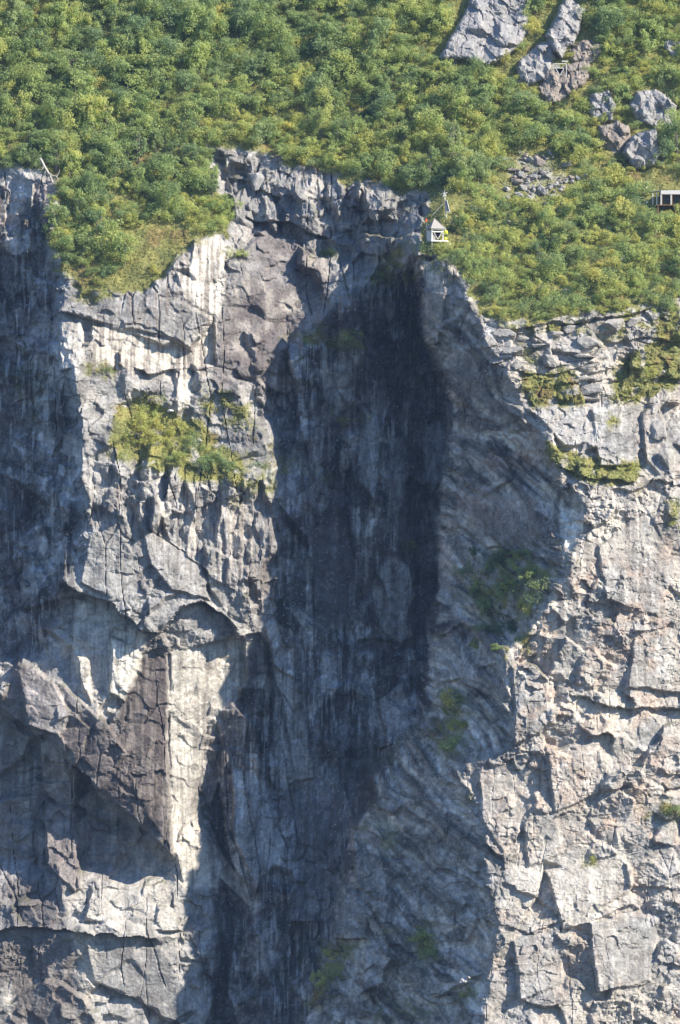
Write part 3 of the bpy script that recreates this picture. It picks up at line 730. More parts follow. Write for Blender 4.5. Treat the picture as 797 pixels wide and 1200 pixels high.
M = {}
M['rock'] = rock_mat('cliff_rock')
M['slab'] = rock_mat('grey_slab_rock', (0.30, 0.295, 0.295))
M['slab_warm'] = rock_mat('brown_grey_rock', (0.27, 0.235, 0.205))
M['scree'] = rock_mat('scree_rock', (0.33, 0.315, 0.295))
M['pale'] = rock_mat('pale_rock', (0.72, 0.70, 0.66))
M['leaf'] = leaf_mat('birch_leaves', (0.185, 0.25, 0.115), (0.295, 0.37, 0.15), (0.43, 0.45, 0.165), 0.52)
M['leaf_l'] = leaf_mat('light_birch_leaves', (0.25, 0.33, 0.14), (0.385, 0.44, 0.165), (0.51, 0.50, 0.17), 0.52)
M['leaf_b'] = leaf_mat('grey_willow_leaves', (0.165, 0.24, 0.125), (0.26, 0.33, 0.155), (0.36, 0.40, 0.175), 0.5)
M['leaf_y'] = leaf_mat('willow_leaves', (0.29, 0.335, 0.12), (0.41, 0.425, 0.145), (0.52, 0.48, 0.16), 0.52)
M['leaf_d'] = leaf_mat('juniper_leaves', (0.07, 0.12, 0.05), (0.10, 0.16, 0.06), (0.15, 0.19, 0.06), 0.3)
M['heath'] = leaf_mat('heath_blades', (0.22, 0.245, 0.085), (0.34, 0.325, 0.115), (0.40, 0.265, 0.125), 0.45, 0.6)
M['bark'] = plain('birch_bark', (0.15, 0.13, 0.115), 0.8, 0, 0.4)
M['dead'] = plain('bleached_wood', (0.46, 0.43, 0.39), 0.8, 0, 0.25)
M['white'] = plain('white_paint', (0.66, 0.65, 0.62), 0.5, 0, 0.18)
M['grey'] = plain('grey_sheet', (0.30, 0.285, 0.26), 0.6, 0, 0.12)
M['steel'] = plain('galvanised_steel', (0.55, 0.56, 0.58), 0.4, 0.6, 0.1)
M['dark'] = plain('dark_panel', (0.045, 0.05, 0.065), 0.4, 0.0, 0.2)
M['pv'] = plain('solar_cells', (0.10, 0.11, 0.13), 0.3, 0.0, 0.1)
M['wood'] = plain('brown_timber', (0.26, 0.13, 0.07), 0.7, 0, 0.2)
M['hivis'] = plain('high_visibility_yellow', (0.75, 0.85, 0.04), 0.7, 0, 0.05)
M['trouser'] = plain('dark_green_cloth', (0.10, 0.16, 0.05), 0.8, 0, 0.1)
M['skin'] = plain('skin', (0.50, 0.32, 0.24), 0.6, 0, 0.05)
M['orange'] = plain('orange_cloth', (0.80, 0.14, 0.03), 0.6, 0, 0.05)
M['hair'] = plain('brown_hair', (0.08, 0.05, 0.03), 0.7, 0, 0.1)

# ------------------------------------------------------------------ the ground: one grid, split into hillside and three pieces of cliff
nx, nz = X.shape
jx = 0.05 * fbm(X / 0.5, Z / 0.5, 2, 2); jz = 0.05 * fbm(X / 0.5, Z / 0.5, 4, 2)
gxY = np.abs(np.gradient(Y, axis=0) / np.maximum(np.gradient(X, axis=0), 1e-6))
wall = np.clip((gxY - 2.0) / 4, 0, 1) * rock
jx = jx + wall * (0.5 * fbm(Y / 2.2, Z / 2.6, 1, 4) + 0.15 * n1)
VERT = np.stack([X + jx, Y, Z + jz], -1).reshape(-1, 3)
idx = np.arange(nx * nz).reshape(nx, nz)
Q = np.stack([idx[:-1, :-1], idx[1:, :-1], idx[1:, 1:], idx[:-1, 1:]], -1).reshape(-1, 4)
lab = np.argmax(np.stack([m_hill, m_left + m_lfl * 0.01, m_gully, np.maximum(m_ridge, m_right)], 0), 0)
ql = lab[:-1, :-1].ravel()
CF = C.reshape(-1, 3)
GROUND = {}
for k, (nm, lb, ct) in enumerate([
        ('hillside', 'steep scrubby hillside of turf and heath above the cliff', 'hillside'),
        ('cliff_left', 'sunlit pale and brown stained rock buttress on the left with a bushy ledge', 'cliff'),
        ('cliff_gully', 'deep shaded gully of dark streaked rock between the two buttresses', 'cliff'),
        ('cliff_right', 'grey blocky rock buttress on the right with its left flank in shadow', 'cliff')]):
    q = Q[ql == k]
    used = np.unique(q); remap = np.full(nx * nz, -1, np.int64); remap[used] = np.arange(len(used))
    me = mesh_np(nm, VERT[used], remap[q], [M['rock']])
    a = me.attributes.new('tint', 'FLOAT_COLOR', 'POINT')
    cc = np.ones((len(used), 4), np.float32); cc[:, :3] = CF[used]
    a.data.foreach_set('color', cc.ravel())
    GROUND[nm] = tag(link(nm, me), lb, ct, kind='structure')

# ------------------------------------------------------------------ rocks
def slab_rock(name, P, mat, label, thick=1.2, steep=0.35, seed=0, rot=0.4, fs=2.2, parent=None, cat='rock'):
    """bedrock knob standing out of the slope; P is its outline in photo pixels"""
    P = np.array(P, float); cu, cv = P.mean(0); c = at(cu, cv)
    k = (D + c.y) / D
    W = np.stack([(P[:, 0] - 398.5) / PX * k, (600 - P[:, 1]) / PX * k], -1)
    lo, hi = W.min(0) - 0.7, W.max(0) + 0.7; d = 0.17
    gx, gz = np.arange(lo[0], hi[0], d), np.arange(lo[1], hi[1], d)
    x, z = np.meshgrid(gx, gz, indexing='ij')
    xw = x + 0.28 * fbm(x / 0.8, z / 0.8, seed, 3); zw = z + 0.28 * fbm(x / 0.8, z / 0.8, seed + 2, 3)
    sd = seg_dist(xw, zw, W); sd = np.where(in_poly(xw, zw, W), sd, -sd) + 0.2
    f, _, _ = facets(x, z, fs, fs * 1.3, rot, 0.5, seed + 1, 0.16, 0.28, 0.06)
    g, _, _ = facets(x, z, 0.8, 0.8, rot, 0.3, seed + 2, 0.06, 0.3)
    zc = c.z
    ys = np.median(ysurf(W[:, 0], W[:, 1]))
    f = f * 1.7; f0, _, ej_ = facets(x, z, 1.6, 3.0, rot, 0.4, seed + 4, 0.22, 0.2, 0.3, 0.05); f = f + f0
    y = ys + (z - zc) * steep - thick * (1 - np.exp(-np.maximum(sd, 0) / 0.2)) + f + g
    y = np.where(sd < 0, np.maximum(y, ysurf(x, z) - 0.1) + 3.0 * np.clip(-sd, 0, 0.5), y)
    keep = sd > -0.35
    ix = np.arange(x.size).reshape(x.shape)
    kf = keep[:-1, :-1] & keep[1:, :-1] & keep[1:, 1:] & keep[:-1, 1:]
    q = np.stack([ix[:-1, :-1], ix[1:, :-1], ix[1:, 1:], ix[:-1, 1:]], -1)[kf]
    used = np.unique(q); rm = np.full(x.size, -1); rm[used] = np.arange(len(used)); q = rm[q]
    v = np.stack([x, y, z], -1).reshape(-1, 3)[used]
    n = len(v); vb = v.copy(); vb[:, 1] = np.maximum(v[:, 1] + 0.8, ysurf(v[:, 0], v[:, 2]) + 0.8)
    e = np.concatenate([q[:, [0, 1]], q[:, [1, 2]], q[:, [2, 3]], q[:, [3, 0]]])
    key = np.sort(e, 1); key = key[:, 0] * n + key[:, 1]
    _, inv, cnt = np.unique(key, return_inverse=True, return_counts=True)
    be = e[cnt[inv] == 1]
    side = np.stack([be[:, 1], be[:, 0], be[:, 0] + n, be[:, 1] + n], -1)
    v3 = np.concatenate([v, vb]); org = v3.mean(0)
    me = mesh_np(name, v3 - org, np.concatenate([q, q[:, ::-1] + n, side]), [mat])
    o = link(name, me, parent); o.location = org
    if label: tag(o, label, cat)
    return o

slab_rock('rock_outcrop', [(516,70),(530,42),(548,10),(556,-12),(618,-12),(619,38),(602,60),(572,78),(545,72)], M['slab'], 'broad smooth grey rock slab at the top edge of the wooded hillside', 1.6, 0.7, 1, 0.9, 3.4)
slab_rock('rock_outcrop', [(607,96),(609,72),(630,52),(648,44),(650,66),(640,92),(618,104)], M['slab'], 'smooth grey slab just left of the upper triangular reflector', 1.5, 0.6, 2, 0.7, 2.6)
slab_rock('rock_outcrop', [(640,44),(655,14),(664,-10),(684,10),(676,44),(656,68),(648,60)], M['slab'], 'narrow grey slab above the upper triangular reflector', 1.5, 0.7, 3, 0.9, 2.2)
slab_rock('rock_outcrop', [(632,104),(642,84),(660,78),(690,70),(690,92),(676,104),(664,116),(642,124)], M['slab_warm'], 'broken brownish rock carrying the upper triangular reflector', 1.0, 0.55, 4, 0.2, 1.1)
slab_rock('rock_outcrop', [(668,60),(684,48),(704,46),(704,66),(690,74),(672,72)], M['slab_warm'], 'small broken rock right of the narrow grey slab', 0.9, 0.6, 5, 0.2, 1.1)
slab_rock('rock_outcrop', [(516,72),(526,50),(536,56),(534,76),(522,80)], M['slab'], 'small pale rock at the lower left foot of the broad slab', 0.8, 0.6, 6, 0.2, 1.2)
slab_rock('rock_outcrop', [(737.7, 125.2), (747.3, 108.4), (768.9, 104.8), (790.5, 122.8), (790.5, 154.0), (764.1, 149.2), (747.3, 144.4)], M['slab'], 'grey boulder-like outcrop above the pair of split boulders at right', 1.9, 0.3, 7, 0.5, 1.6)
slab_rock('rock_outcrop', [(699.7, 169.0), (703.3, 148.6), (722.5, 142.6), (736.9, 149.8), (739.3, 173.8), (715.3, 193.0)], M['slab_warm'], 'left boulder of the split pair with a brown streaked top', 1.8, 0.25, 8, 0.3, 1.6)
slab_rock('rock_outcrop', [(731.2, 180.5), (742.0, 158.9), (768.4, 151.7), (773.2, 178.1), (766.0, 194.9), (744.4, 199.7)], M['slab'], 'right boulder of the split pair, smooth grey and triangular', 1.9, 0.25, 9, 0.3, 1.8)
slab_rock('rock_outcrop', [(691.7, 130.7), (694.1, 111.5), (713.3, 106.7), (720.5, 123.5), (715.7, 142.7), (698.9, 142.7)], M['slab'], 'small grey rock left of the boulder-like outcrop', 1.2, 0.35, 10, 0.3, 1.2)
slab_rock('rock_outcrop', [(778,56),(782,46),(796,50),(797,68),(786,72)], M['slab'], 'small grey rock at the right picture edge in the upper scrub', 0.9, 0.5, 11, 0.3, 1.2)
slab_rock('rock_outcrop', [(276,-12),(302,-12),(300,8),(284,14)], M['slab'], 'small grey rock at the top edge in the wood left of centre', 1.2, 0.6, 12, 0.3, 1.4)

def chunk_mesh(name, seed, flat=0.6, cuts=11):
    r = random.Random(seed)
    bm = bmesh.new()
    bmesh.ops.create_icosphere(bm, subdivisions=3, radius=1.0)
    pl = [(Vector((r.gauss(0, 1), r.gauss(0, 1), r.gauss(0, 1))).normalized(), r.uniform(0.30, 0.55)) for _ in range(cuts)]
    pl += [(Vector(q), r.uniform(0.4, 0.55)) for q in ((1,0,0),(-1,0,0),(0,1,0),(0,-1,0),(0,0,1),(0,0,-1))]
    for v in bm.verts:
        d = v.co.normalized()
        t = min(o / d.dot(n) for n, o in pl if d.dot(n) > 0.05)
        v.co = d * t + Vector((r.gauss(0, .008), r.gauss(0, .008), r.gauss(0, .008))); v.co.z *= flat
    me = bpy.data.meshes.new(name); bm.to_mesh(me); bm.free()
    return me
CHUNKS = []
for k in range(8):
    me = chunk_mesh('chunk', 40 + k, 0.45 + 0.07 * k); CHUNKS.append(me)
CH_MAT = {}
def chunk(name, mat, k, loc, size, rot, parent=None):
    key = (k, mat)
    if key not in CH_MAT:
        me = CHUNKS[k].copy(); me.name = name; me.materials.append(M[mat]); CH_MAT[key] = me
    o = link(name, CH_MAT[key], parent)
    o.location = loc; o.scale = size; o.rotation_euler = rot
    return o

SCREE = [(600,186),(625,178),(642,186),(655,202),(668,210),(656,222),(640,232),(618,236),(604,226),(594,206)]
r = random.Random(3)
n_st = 0
while n_st < 200:
    u, v = r.uniform(586, 690), r.uniform(172, 246)
    dd = float(seg_dist(np.array(u), np.array(v), SCREE)); ins_ = bool(in_poly(np.array(u), np.array(v), SCREE))
    if r.random() > (0.9 if ins_ and dd > 6 else 0.5 if ins_ else 0.35 * math.exp(-dd / 7)): continue
    if vnoise(np.array(u / 11.0), np.array(v / 9.0), 3) < -0.35: continue
    p = at(u, v); s_ = r.choice([0.22, 0.3, 0.4, 0.5, 0.7, 1.2]) * r.uniform(0.75, 1.25)
    o = chunk('scree_stone', r.choice(['scree', 'slab_warm', 'slab', 'slab', 'slab']), r.randrange(8), p + Vector((0, -0.15 * s_, 0.1)),
              (s_ * r.uniform(1, 1.7), s_, s_ * r.uniform(0.7, 1.1)), (r.uniform(-.6, .6), r.uniform(-.6, .6), r.uniform(0, 6)))
    tag(o, 'angular grey stone in the scree patch amid the hillside scrub', 'stone', 'stones of the scree patch'); n_st += 1
for (u, v, s_, mt, lb) in [
    (757, 222, 0.42, 'pale', 'upper white stone just left of the white shelter'), (755.5, 228, 0.4, 'pale', 'lower white stone just left of the white shelter'),
    (758, 239, 0.35, 'pale', 'white stone in the scrub below the white shelter'), (740, 224, 0.3, 'pale', 'tiny white stone farthest left of the white shelter'),
    (587, 238, 0.7, 'pale', 'pale stone in the scrub right of the wind turbine mast'), (641, 241, 0.9, 'scree', 'large grey stone just below the scree patch'),
    (668, 240, 0.5, 'scree', 'small grey stone below the right end of the scree patch'), (686, 207, 0.6, 'scree', 'flat pale stone right of the scree patch'),
    (700, 222, 0.7, 'slab', 'grey stone in the scrub between scree patch and white shelter'), (662, 341, 0.6, 'scree', 'grey stone on the heath at the brow of the right buttress'),
    (534, 255, 0.35, 'pale', 'small white stone right of the pyramid roofed hut'), (556, 244, 0.35, 'pale', 'small white stone up the slope right of the mast'),
    (200, 483, 0.8, 'pale', 'white block at the back of the bushy pillar ledge'), (730, 305, 0.6, 'slab', 'grey stone on the right shoulder of the scrub slope'),
    (596, 262, 0.6, 'scree', 'grey stone in the scrub slope below the pale stone'), (640, 300, 0.5, 'scree', 'lone grey stone in the middle of the right scrub slope')]:
    p = at(u, v)
    tag(chunk('stone', mt, r.randrange(8), p + Vector((0, -0.5, 0.2)), (s_ * 1.4, s_, s_), (r.uniform(-.3, .3), r.uniform(-.3, .3), r.uniform(0, 6))), lb, 'stone')
# stacked blocks standing proud of the right buttress (pieces of the cliff)
for k, (u, v, w_, h_) in enumerate([(590,392,4.0,2.2),(575,402,2.2,1.8),(612,398,3.0,1.7),(600,412,3.6,1.8),(582,424,2.4,1.6),(606,428,3.2,1.5),(690,402,3.6,1.8),(684,418,3.4,1.4),(690,431,3.6,1.3),
        (686,444,3.2,1.3),(692,456,3.6,1.4),(690,468,3.2,1.2),(650,392,2.6,1.5),(668,386,3.0,1.4),(720,382,3.2,1.7),(742,378,2.6,1.6),(765,372,2.6,1.7),(632,404,2.2,1.4),(645,422,2.6,1.3),
        (770,505,2.4,2.6),(782,540,2.2,3.0),(300,212,2.6,3.0),(440,250,1.8,2.2)]):
    p = at(u, v)
    gp = GROUND['cliff_right'] if u > 540 else GROUND['cliff_left']
    chunk('rock_block', 'scree' if u > 540 else 'slab', r.randrange(8), p + Vector((0, 0.3, 0)), (w_ * 1.05, 2.6, h_ * 1.5), (r.uniform(-.15, .15), r.uniform(-.2, .2), r.uniform(-.3, .3)), gp)

# ------------------------------------------------------------------ plants
def cards(cen, nor, size, r_, aspect=0.7):
    n = len(cen)
    t = r_.normal(size=(n, 3)); t -= nor * (t * nor).sum(1, keepdims=True); t /= np.linalg.norm(t, axis=1, keepdims=True) + 1e-9
    b = np.cross(nor, t)
    s = size[:, None]
    a_, b_ = t * s, b * s * aspect
    v = np.stack([cen - a_, cen - b_ * 0.9, cen + a_, cen + b_], 1).reshape(-1, 3)     # leaf-shaped lozenges
    return v, np.arange(4 * n).reshape(n, 4)

def crown_arrays(seed, h, w, n, leaf, base=0.25, lobes=9):
    g = np.random.default_rng(seed)
    L_ = []
    for k in range(lobes):
        zc = h * (base + 0.12 + (1 - base - 0.28) * (k + 0.5) / lobes)
        rad = w * 0.5 * (1 - 0.55 * ((zc / h - 0.45) / 0.6) ** 2)
        a = g.uniform(0, 2 * np.pi); rr = rad * np.sqrt(g.uniform(0.02, 1.15))
        L_.append((rr * np.cos(a), rr * np.sin(a), zc, g.uniform(0.11, 0.25) * w))
    L_.append((0.05 * w, 0, h * 0.88, 0.16 * w))
    L_ = np.array(L_)
    p = L_[:, 3] ** 2; p /= p.sum()
    k = g.choice(len(L_), n, p=p)
    d = g.normal(size=(n, 3)); d[:, 2] += 0.25; d /= np.linalg.norm(d, axis=1, keepdims=True)
    rad = L_[k, 3] * g.uniform(0.2, 1.35, n) ** 0.7
    c = L_[k, :3] + d * rad[:, None] * np.array([1, 1, 0.85])
    nr = d + g.normal(size=(n, 3)) * 0.55 + np.array([0, 0, 0.25]); nr /= np.linalg.norm(nr, axis=1, keepdims=True)
    return cards(c, nr, leaf * g.uniform(0.6, 1.3, n), g)

def tube(bm, pts, rad, seg=6):
    prev = None
    for k, (p, r_) in enumerate(zip(pts, rad)):
        p = Vector(p)
        d = (Vector(pts[min(k + 1, len(pts) - 1)]) - Vector(pts[max(k - 1, 0)])).normalized()
        a = d.orthogonal().normalized(); b = d.cross(a)
        ring = [bm.verts.new(p + (a * math.cos(t * 2 * math.pi / seg) + b * math.sin(t * 2 * math.pi / seg)) * r_) for t in range(seg)]
        if prev:
            # align rings to avoid twists
            off = min(range(seg), key=lambda o_: sum((ring[(i + o_) % seg].co - prev[i].co).length for i in range(seg)))
            ring = ring[off:] + ring[:off]
            for i in range(seg): bm.faces.new((prev[i], prev[(i + 1) % seg], ring[(i + 1) % seg], ring[i]))
        else: bm.faces.new(ring[::-1])
        prev = ring
    bm.faces.new(prev)

def bm_mesh(name, bm, mat, smooth=False):
    bmesh.ops.recalc_face_normals(bm, faces=bm.faces[:])
    me = bpy.data.meshes.new(name); bm.to_mesh(me); bm.free(); me.materials.append(mat)
    if smooth: me.polygons.foreach_set('use_smooth', np.ones(len(me.polygons), bool))
    return me

def trunk_mesh(seed, h, w, stems):
    r_ = random.Random(seed); bm = bmesh.new()
    for k in range(stems):
        a = r_.uniform(0, 6.28); sp = w * r_.uniform(0.05, 0.3)
        p0 = Vector((0.08 * math.cos(a), 0.08 * math.sin(a), -0.35))
        p1 = Vector((sp * math.cos(a) * 0.5, sp * math.sin(a) * 0.5, h * 0.4))
        p2 = Vector((sp * math.cos(a) + r_.uniform(-.15, .15), sp * math.sin(a), h * 0.85))
        R0 = 0.022 * h * (1 if stems < 3 else 0.7)
        tube(bm, [p0, p0.lerp(p1, .5) + Vector((r_.uniform(-.06, .06), 0, 0)), p1, p1.lerp(p2, .5), p2], [R0, R0 * .9, R0 * .7, R0 * .45, R0 * .15], 5)
        for b in range(3):
            t = r_.uniform(0.2, 0.8); s0 = p1.lerp(p2, t); an = r_.uniform(0, 6.28)
            e_ = s0 + Vector((math.cos(an) * w * .3, math.sin(an) * w * .3, h * r_.uniform(.08, .18)))
            tube(bm, [s0, s0.lerp(e_, .5) + Vector((0, 0, -.04)), e_], [R0 * .4, R0 * .28, R0 * .1], 4)
    return bm_mesh('trunk', bm, M['bark'])

BIRCH = []; SHRUB = []
for k in range(12):
    h = 2.5 + 0.24 * ((k * 5) % 12); w = 2.3 + 0.17 * ((k * 7) % 12)
    va, qa = crown_arrays(100 + k, h, w, 1700, 0.118 if k % 3 else 0.135, 0.04, 16 + 2 * (k % 5))
    mt = M[('leaf', 'leaf_l', 'leaf', 'leaf_b')[k % 4]]
    BIRCH.append((mesh_np('crown', va, qa, [mt]), trunk_mesh(200 + k, h, w, 1 + k % 3), h, w))
for k in range(12):
    h = 1.1 + 0.13 * ((k * 5) % 12); w = 1.8 + 0.16 * ((k * 7) % 12)
    va, qa = crown_arrays(300 + k, h, w, 900, 0.105, 0.0, 12 + k % 4)
    mt = M[('leaf_y', 'leaf_l', 'leaf_y', 'leaf', 'leaf_y', 'leaf_b', 'leaf_y', 'leaf_l', 'leaf_y', 'leaf_l', 'leaf_l', 'leaf_d')[k]]
    SHRUB.append((mesh_np('foliage', va, qa, [mt]), trunk_mesh(400 + k, h, w, 4), h, w))

def plant(kind, k, loc, s_, rz, tilt=0.0):
    cr, tr, h, w = (BIRCH if kind == 'birch_tree' else SHRUB)[k]
    q1_, q2_ = 0.8 + 0.55 * ((k * 37 + int(rz * 100)) % 17) / 16, 0.75 + 0.5 * ((k * 13 + int(rz * 177)) % 19) / 18
    e = empty(kind, loc, rz); e.scale = (s_ * q1_, s_, s_ * q2_); e.rotation_euler = (tilt, 0, rz)
    link('crown' if kind == 'birch_tree' else 'foliage', cr, e); link('trunk' if kind == 'birch_tree' else 'stem', tr, e)
    return e

WOOD = [(-70,-120),(520,-120),(528,30),(508,66),(520,84),(548,88),(600,100),(622,118),(640,132),(690,122),(700,148),(700,185),(690,215),(672,200),(640,176),(600,175),(586,205),(570,225),(540,236),(530,222),(500,224),
        (470,224),(400,206),(340,192),(325,180),(262,172),(246,172),(240,200),(262,235),(276,266),(240,278),(215,258),(170,268),(125,276),(150,316),(120,336),(85,322),(62,290),(60,212),(0,196),(-70,190)]
UPR = [(690,-120),(880,-120),(880,215),(800,210),(775,196),(795,150),(795,118),(760,100),(735,112),(722,108),(708,104),(690,104),(706,62),(690,40),(692,10)]
SLOPE = [(496,292),(535,252),(560,236),(600,242),(660,240),(690,215),(745,215),(765,245),(880,246),(880,350),(800,362),(770,372),(745,362),(715,376),(680,366),(650,380),(610,374),(575,378),(548,326)]
KEEP = [[(490,242),(530,242),(530,286),(490,286)],[(514,214),(530,214),(530,262),(514,262)],[(640,66),(676,66),(676,112),(640,112)],[(752,214),(805,214),(805,244),(752,244)],[(40,182),(76,182),(76,222),(40,222)]]
KEEP = KEEP + [BARE[0], BARE[1], BARE[2], BARE[3], BARE[4], BARE[5], [(604,192),(625,186),(640,192),(652,206),(640,222),(615,228),(602,208)]]

def crown_ok(x, y, z, h, w, frac=0.55):
    """does a plant of this size leave the bare rocks and built things in sight"""
    us = []; vs = []
    for fx in (-0.4, 0, 0.4):
        for fz in (0.1, 0.5, 0.85):
            a, b = w2p(x + fx * w, y, z + fz * h); us.append(a); vs.append(b)
    us = np.array(us); vs = np.array(vs)
    for P in KEEP:
        if in_poly(us, vs, P).mean() > frac: return False
    return True

# candidate spots, Poisson-spaced in the x,z plane
pts = []; spots = {}
def try_spot(x, z, dmin):
    cx, cz = int(x // 2), int(z // 2)
    for a in (-1, 0, 1):
        for b in (-1, 0, 1):
            for (ox, oz) in spots.get((cx + a, cz + b), ()):
                if (ox - x) ** 2 + (oz - z) ** 2 < dmin * dmin: return False
    spots.setdefault((cx, cz), []).append((x, z)); return True
r = random.Random(21)
cand = np.random.default_rng(5).uniform((-58, 28), (60, 90), (22000, 2))
cy = ysurf(cand[:, 0], cand[:, 1]); cu, cv = w2p(cand[:, 0], cy, cand[:, 1])
LANE = [(612,66),(632,34),(652,-60),(622,-60)]; AMID = [(692,104),(740,100),(735,140),(732,148),(700,150)]
zone = np.where(in_poly(cu, cv, WOOD) | in_poly(cu, cv, LANE), 1, np.where(in_poly(cu, cv, AMID), 2, np.where(in_poly(cu, cv, UPR), 2, np.where(in_poly(cu, cv, SLOPE), 3, 0))))
thin = fbm(cand[:, 0] / 7, cand[:, 1] / 7, 4, 3)
chosen = []
for (x, z), y, u, v, zn, th in zip(cand, cy, cu, cv, zone, thin):
    if zn == 0: continue
    pb = {1: 0.85 if u < 420 else 0.6, 2: 0.5, 3: 0.12}[zn]
    if zn == 1 and u < 290 and v > 240: pb = 0.4
    if zn == 1 and v > 140 and u > 250: pb = 0.3
    birch = r.random() < pb + 0.25 * th
    if not try_spot(x, z, 1.22 if birch else 0.95): continue
    k = (r.randrange(12) if r.random() < 0.5 else int(6 + 14 * fbm(np.float64(x) / 5 + 40, np.float64(z) / 5, 2, 2)) % 12); s_ = r.uniform(0.5, 0.95) if r.random() < 0.7 else r.uniform(0.95, 1.35)
    _, _, h, w = (BIRCH if birch else SHRUB)[k]
    if not crown_ok(x, y, z, h * s_, w * s_): continue
    chosen.append((birch, k, x, y, z, s_, r.uniform(0, 6.28), zn, u, v))
def vis(c): return 0 < c[8] < 797 and -5 < c[9] < 420
B = [c for c in chosen if c[0]]; G = [c for c in chosen if not c[0]]
B.sort(key=lambda c: (not vis(c), c[3])); G.sort(key=lambda c: (not vis(c), c[3]))
print('birches', len(B), 'shrubs', len(G))
def zone_words(zn, u, v):
    """which neighbourhood of the hillside a plant stands in, told by things one can find"""
    if zn == 3:
        w = ('just right of the hut' if u < 575 else 'below the white shelter' if u > 700 and v < 310 else 'at the brow over the right buttress' if v > 315 else 'below the scree patch')
    elif zn == 2:
        w = 'above the white shelter at the right edge' if v > 100 else 'right of the grey slabs in the top right corner'
    elif v > 215 and u < 300: w = 'on the wooded tongue that runs down the left cliff'
    elif u > 560: w = 'between the grey slabs and the scree patch'
    elif u > 440: w = 'up the slope behind the wind turbine' if v > 110 else 'left of the broad grey slab'
    elif u > 240: w = 'close above the rock band in the middle' if v > 110 else 'in the middle of the top edge'
    elif v < 60: w = 'in the top left corner'
    elif u < 110: w = 'above the bleached dead tree'
    else: w = 'in the wood between dead tree and rock band'
    return w, w
rest = []
for lst, kind, word in ((B, 'birch_tree', 'leafy green birch'), (G, 'willow_shrub', 'low yellow-green shrub')):
    for n_, c in enumerate(lst):
        if n_ < 290 and vis(c):
            zw_, gw = zone_words(c[7], c[8], c[9])
            e = plant(kind, c[1], (c[2], c[3] + 0.1, c[4]), c[5], c[6], -0.06)
            tag(e, f'{word} {zw_}', 'tree' if kind == 'birch_tree' else 'shrub', f'{word} ({gw})')
        else: rest.append(c)
# the rest of the wood and scrub: one object, crowns set on points
kinds = bpy.data.collections.new('scrub_crowns')
for k, t_ in enumerate(BIRCH + SHRUB):
    kinds.objects.link(bpy.data.objects.new('crown_kind_%02d' % k, t_[0]))
pm = bpy.data.meshes.new('scrub')
pm.from_pydata([(c[2], c[3] + 0.1, c[4]) for c in rest], [], [])
for nm, tp, vals in (('kind_index', 'INT', [c[1] + (0 if c[0] else 12) for c in rest]), ('turn', 'FLOAT', [c[6] for c in rest]), ):
    pm.attributes.new(nm, tp, 'POINT').data.foreach_set('value', vals)
sg = np.random.default_rng(3)
pm.attributes.new('size', 'FLOAT_VECTOR', 'POINT').data.foreach_set('vector', (np.array([[c[5]] * 3 for c in rest]) * sg.uniform((0.8, 0.8, 0.75), (1.35, 1.35, 1.25), (len(rest), 3))).ravel())
scrub = tag(link('scrub', pm), 'dense mixed green scrub filling the hillside between the single trees', 'scrub', kind='stuff')
ng = bpy.data.node_groups.new('scrub_scatter', 'GeometryNodeTree')
ng.interface.new_socket('Geometry', in_out='INPUT', socket_type='NodeSocketGeometry'); ng.interface.new_socket('Geometry', in_out='OUTPUT', socket_type='NodeSocketGeometry')
gi_, go_ = ng.nodes.new('NodeGroupInput'), ng.nodes.new('NodeGroupOutput')
ci_ = ng.nodes.new('GeometryNodeCollectionInfo'); ci_.inputs['Collection'].default_value = kinds; ci_.inputs['Separate Children'].default_value = True; ci_.inputs['Reset Children'].default_value = True
ip = ng.nodes.new('GeometryNodeInstanceOnPoints'); ip.inputs['Pick Instance'].default_value = True
def named(nm, tp):
    q = ng.nodes.new('GeometryNodeInputNamedAttribute'); q.data_type = tp; q.inputs['Name'].default_value = nm; return q.outputs['Attribute']
cx_ = ng.nodes.new('ShaderNodeCombineXYZ')
ng.links.new(named('turn', 'FLOAT'), cx_.inputs['Z'])
ng.links.new(gi_.outputs[0], ip.inputs['Points']); ng.links.new(ci_.outputs[0], ip.inputs['Instance'])
ng.links.new(named('kind_index', 'INT'), ip.inputs['Instance Index']); ng.links.new(cx_.outputs[0], ip.inputs['Rotation']); ng.links.new(named('size', 'FLOAT_VECTOR'), ip.inputs['Scale'])
ng.links.new(ip.outputs[0], go_.inputs[0])
scrub.modifiers.new('scatter', 'NODES').node_group = ng

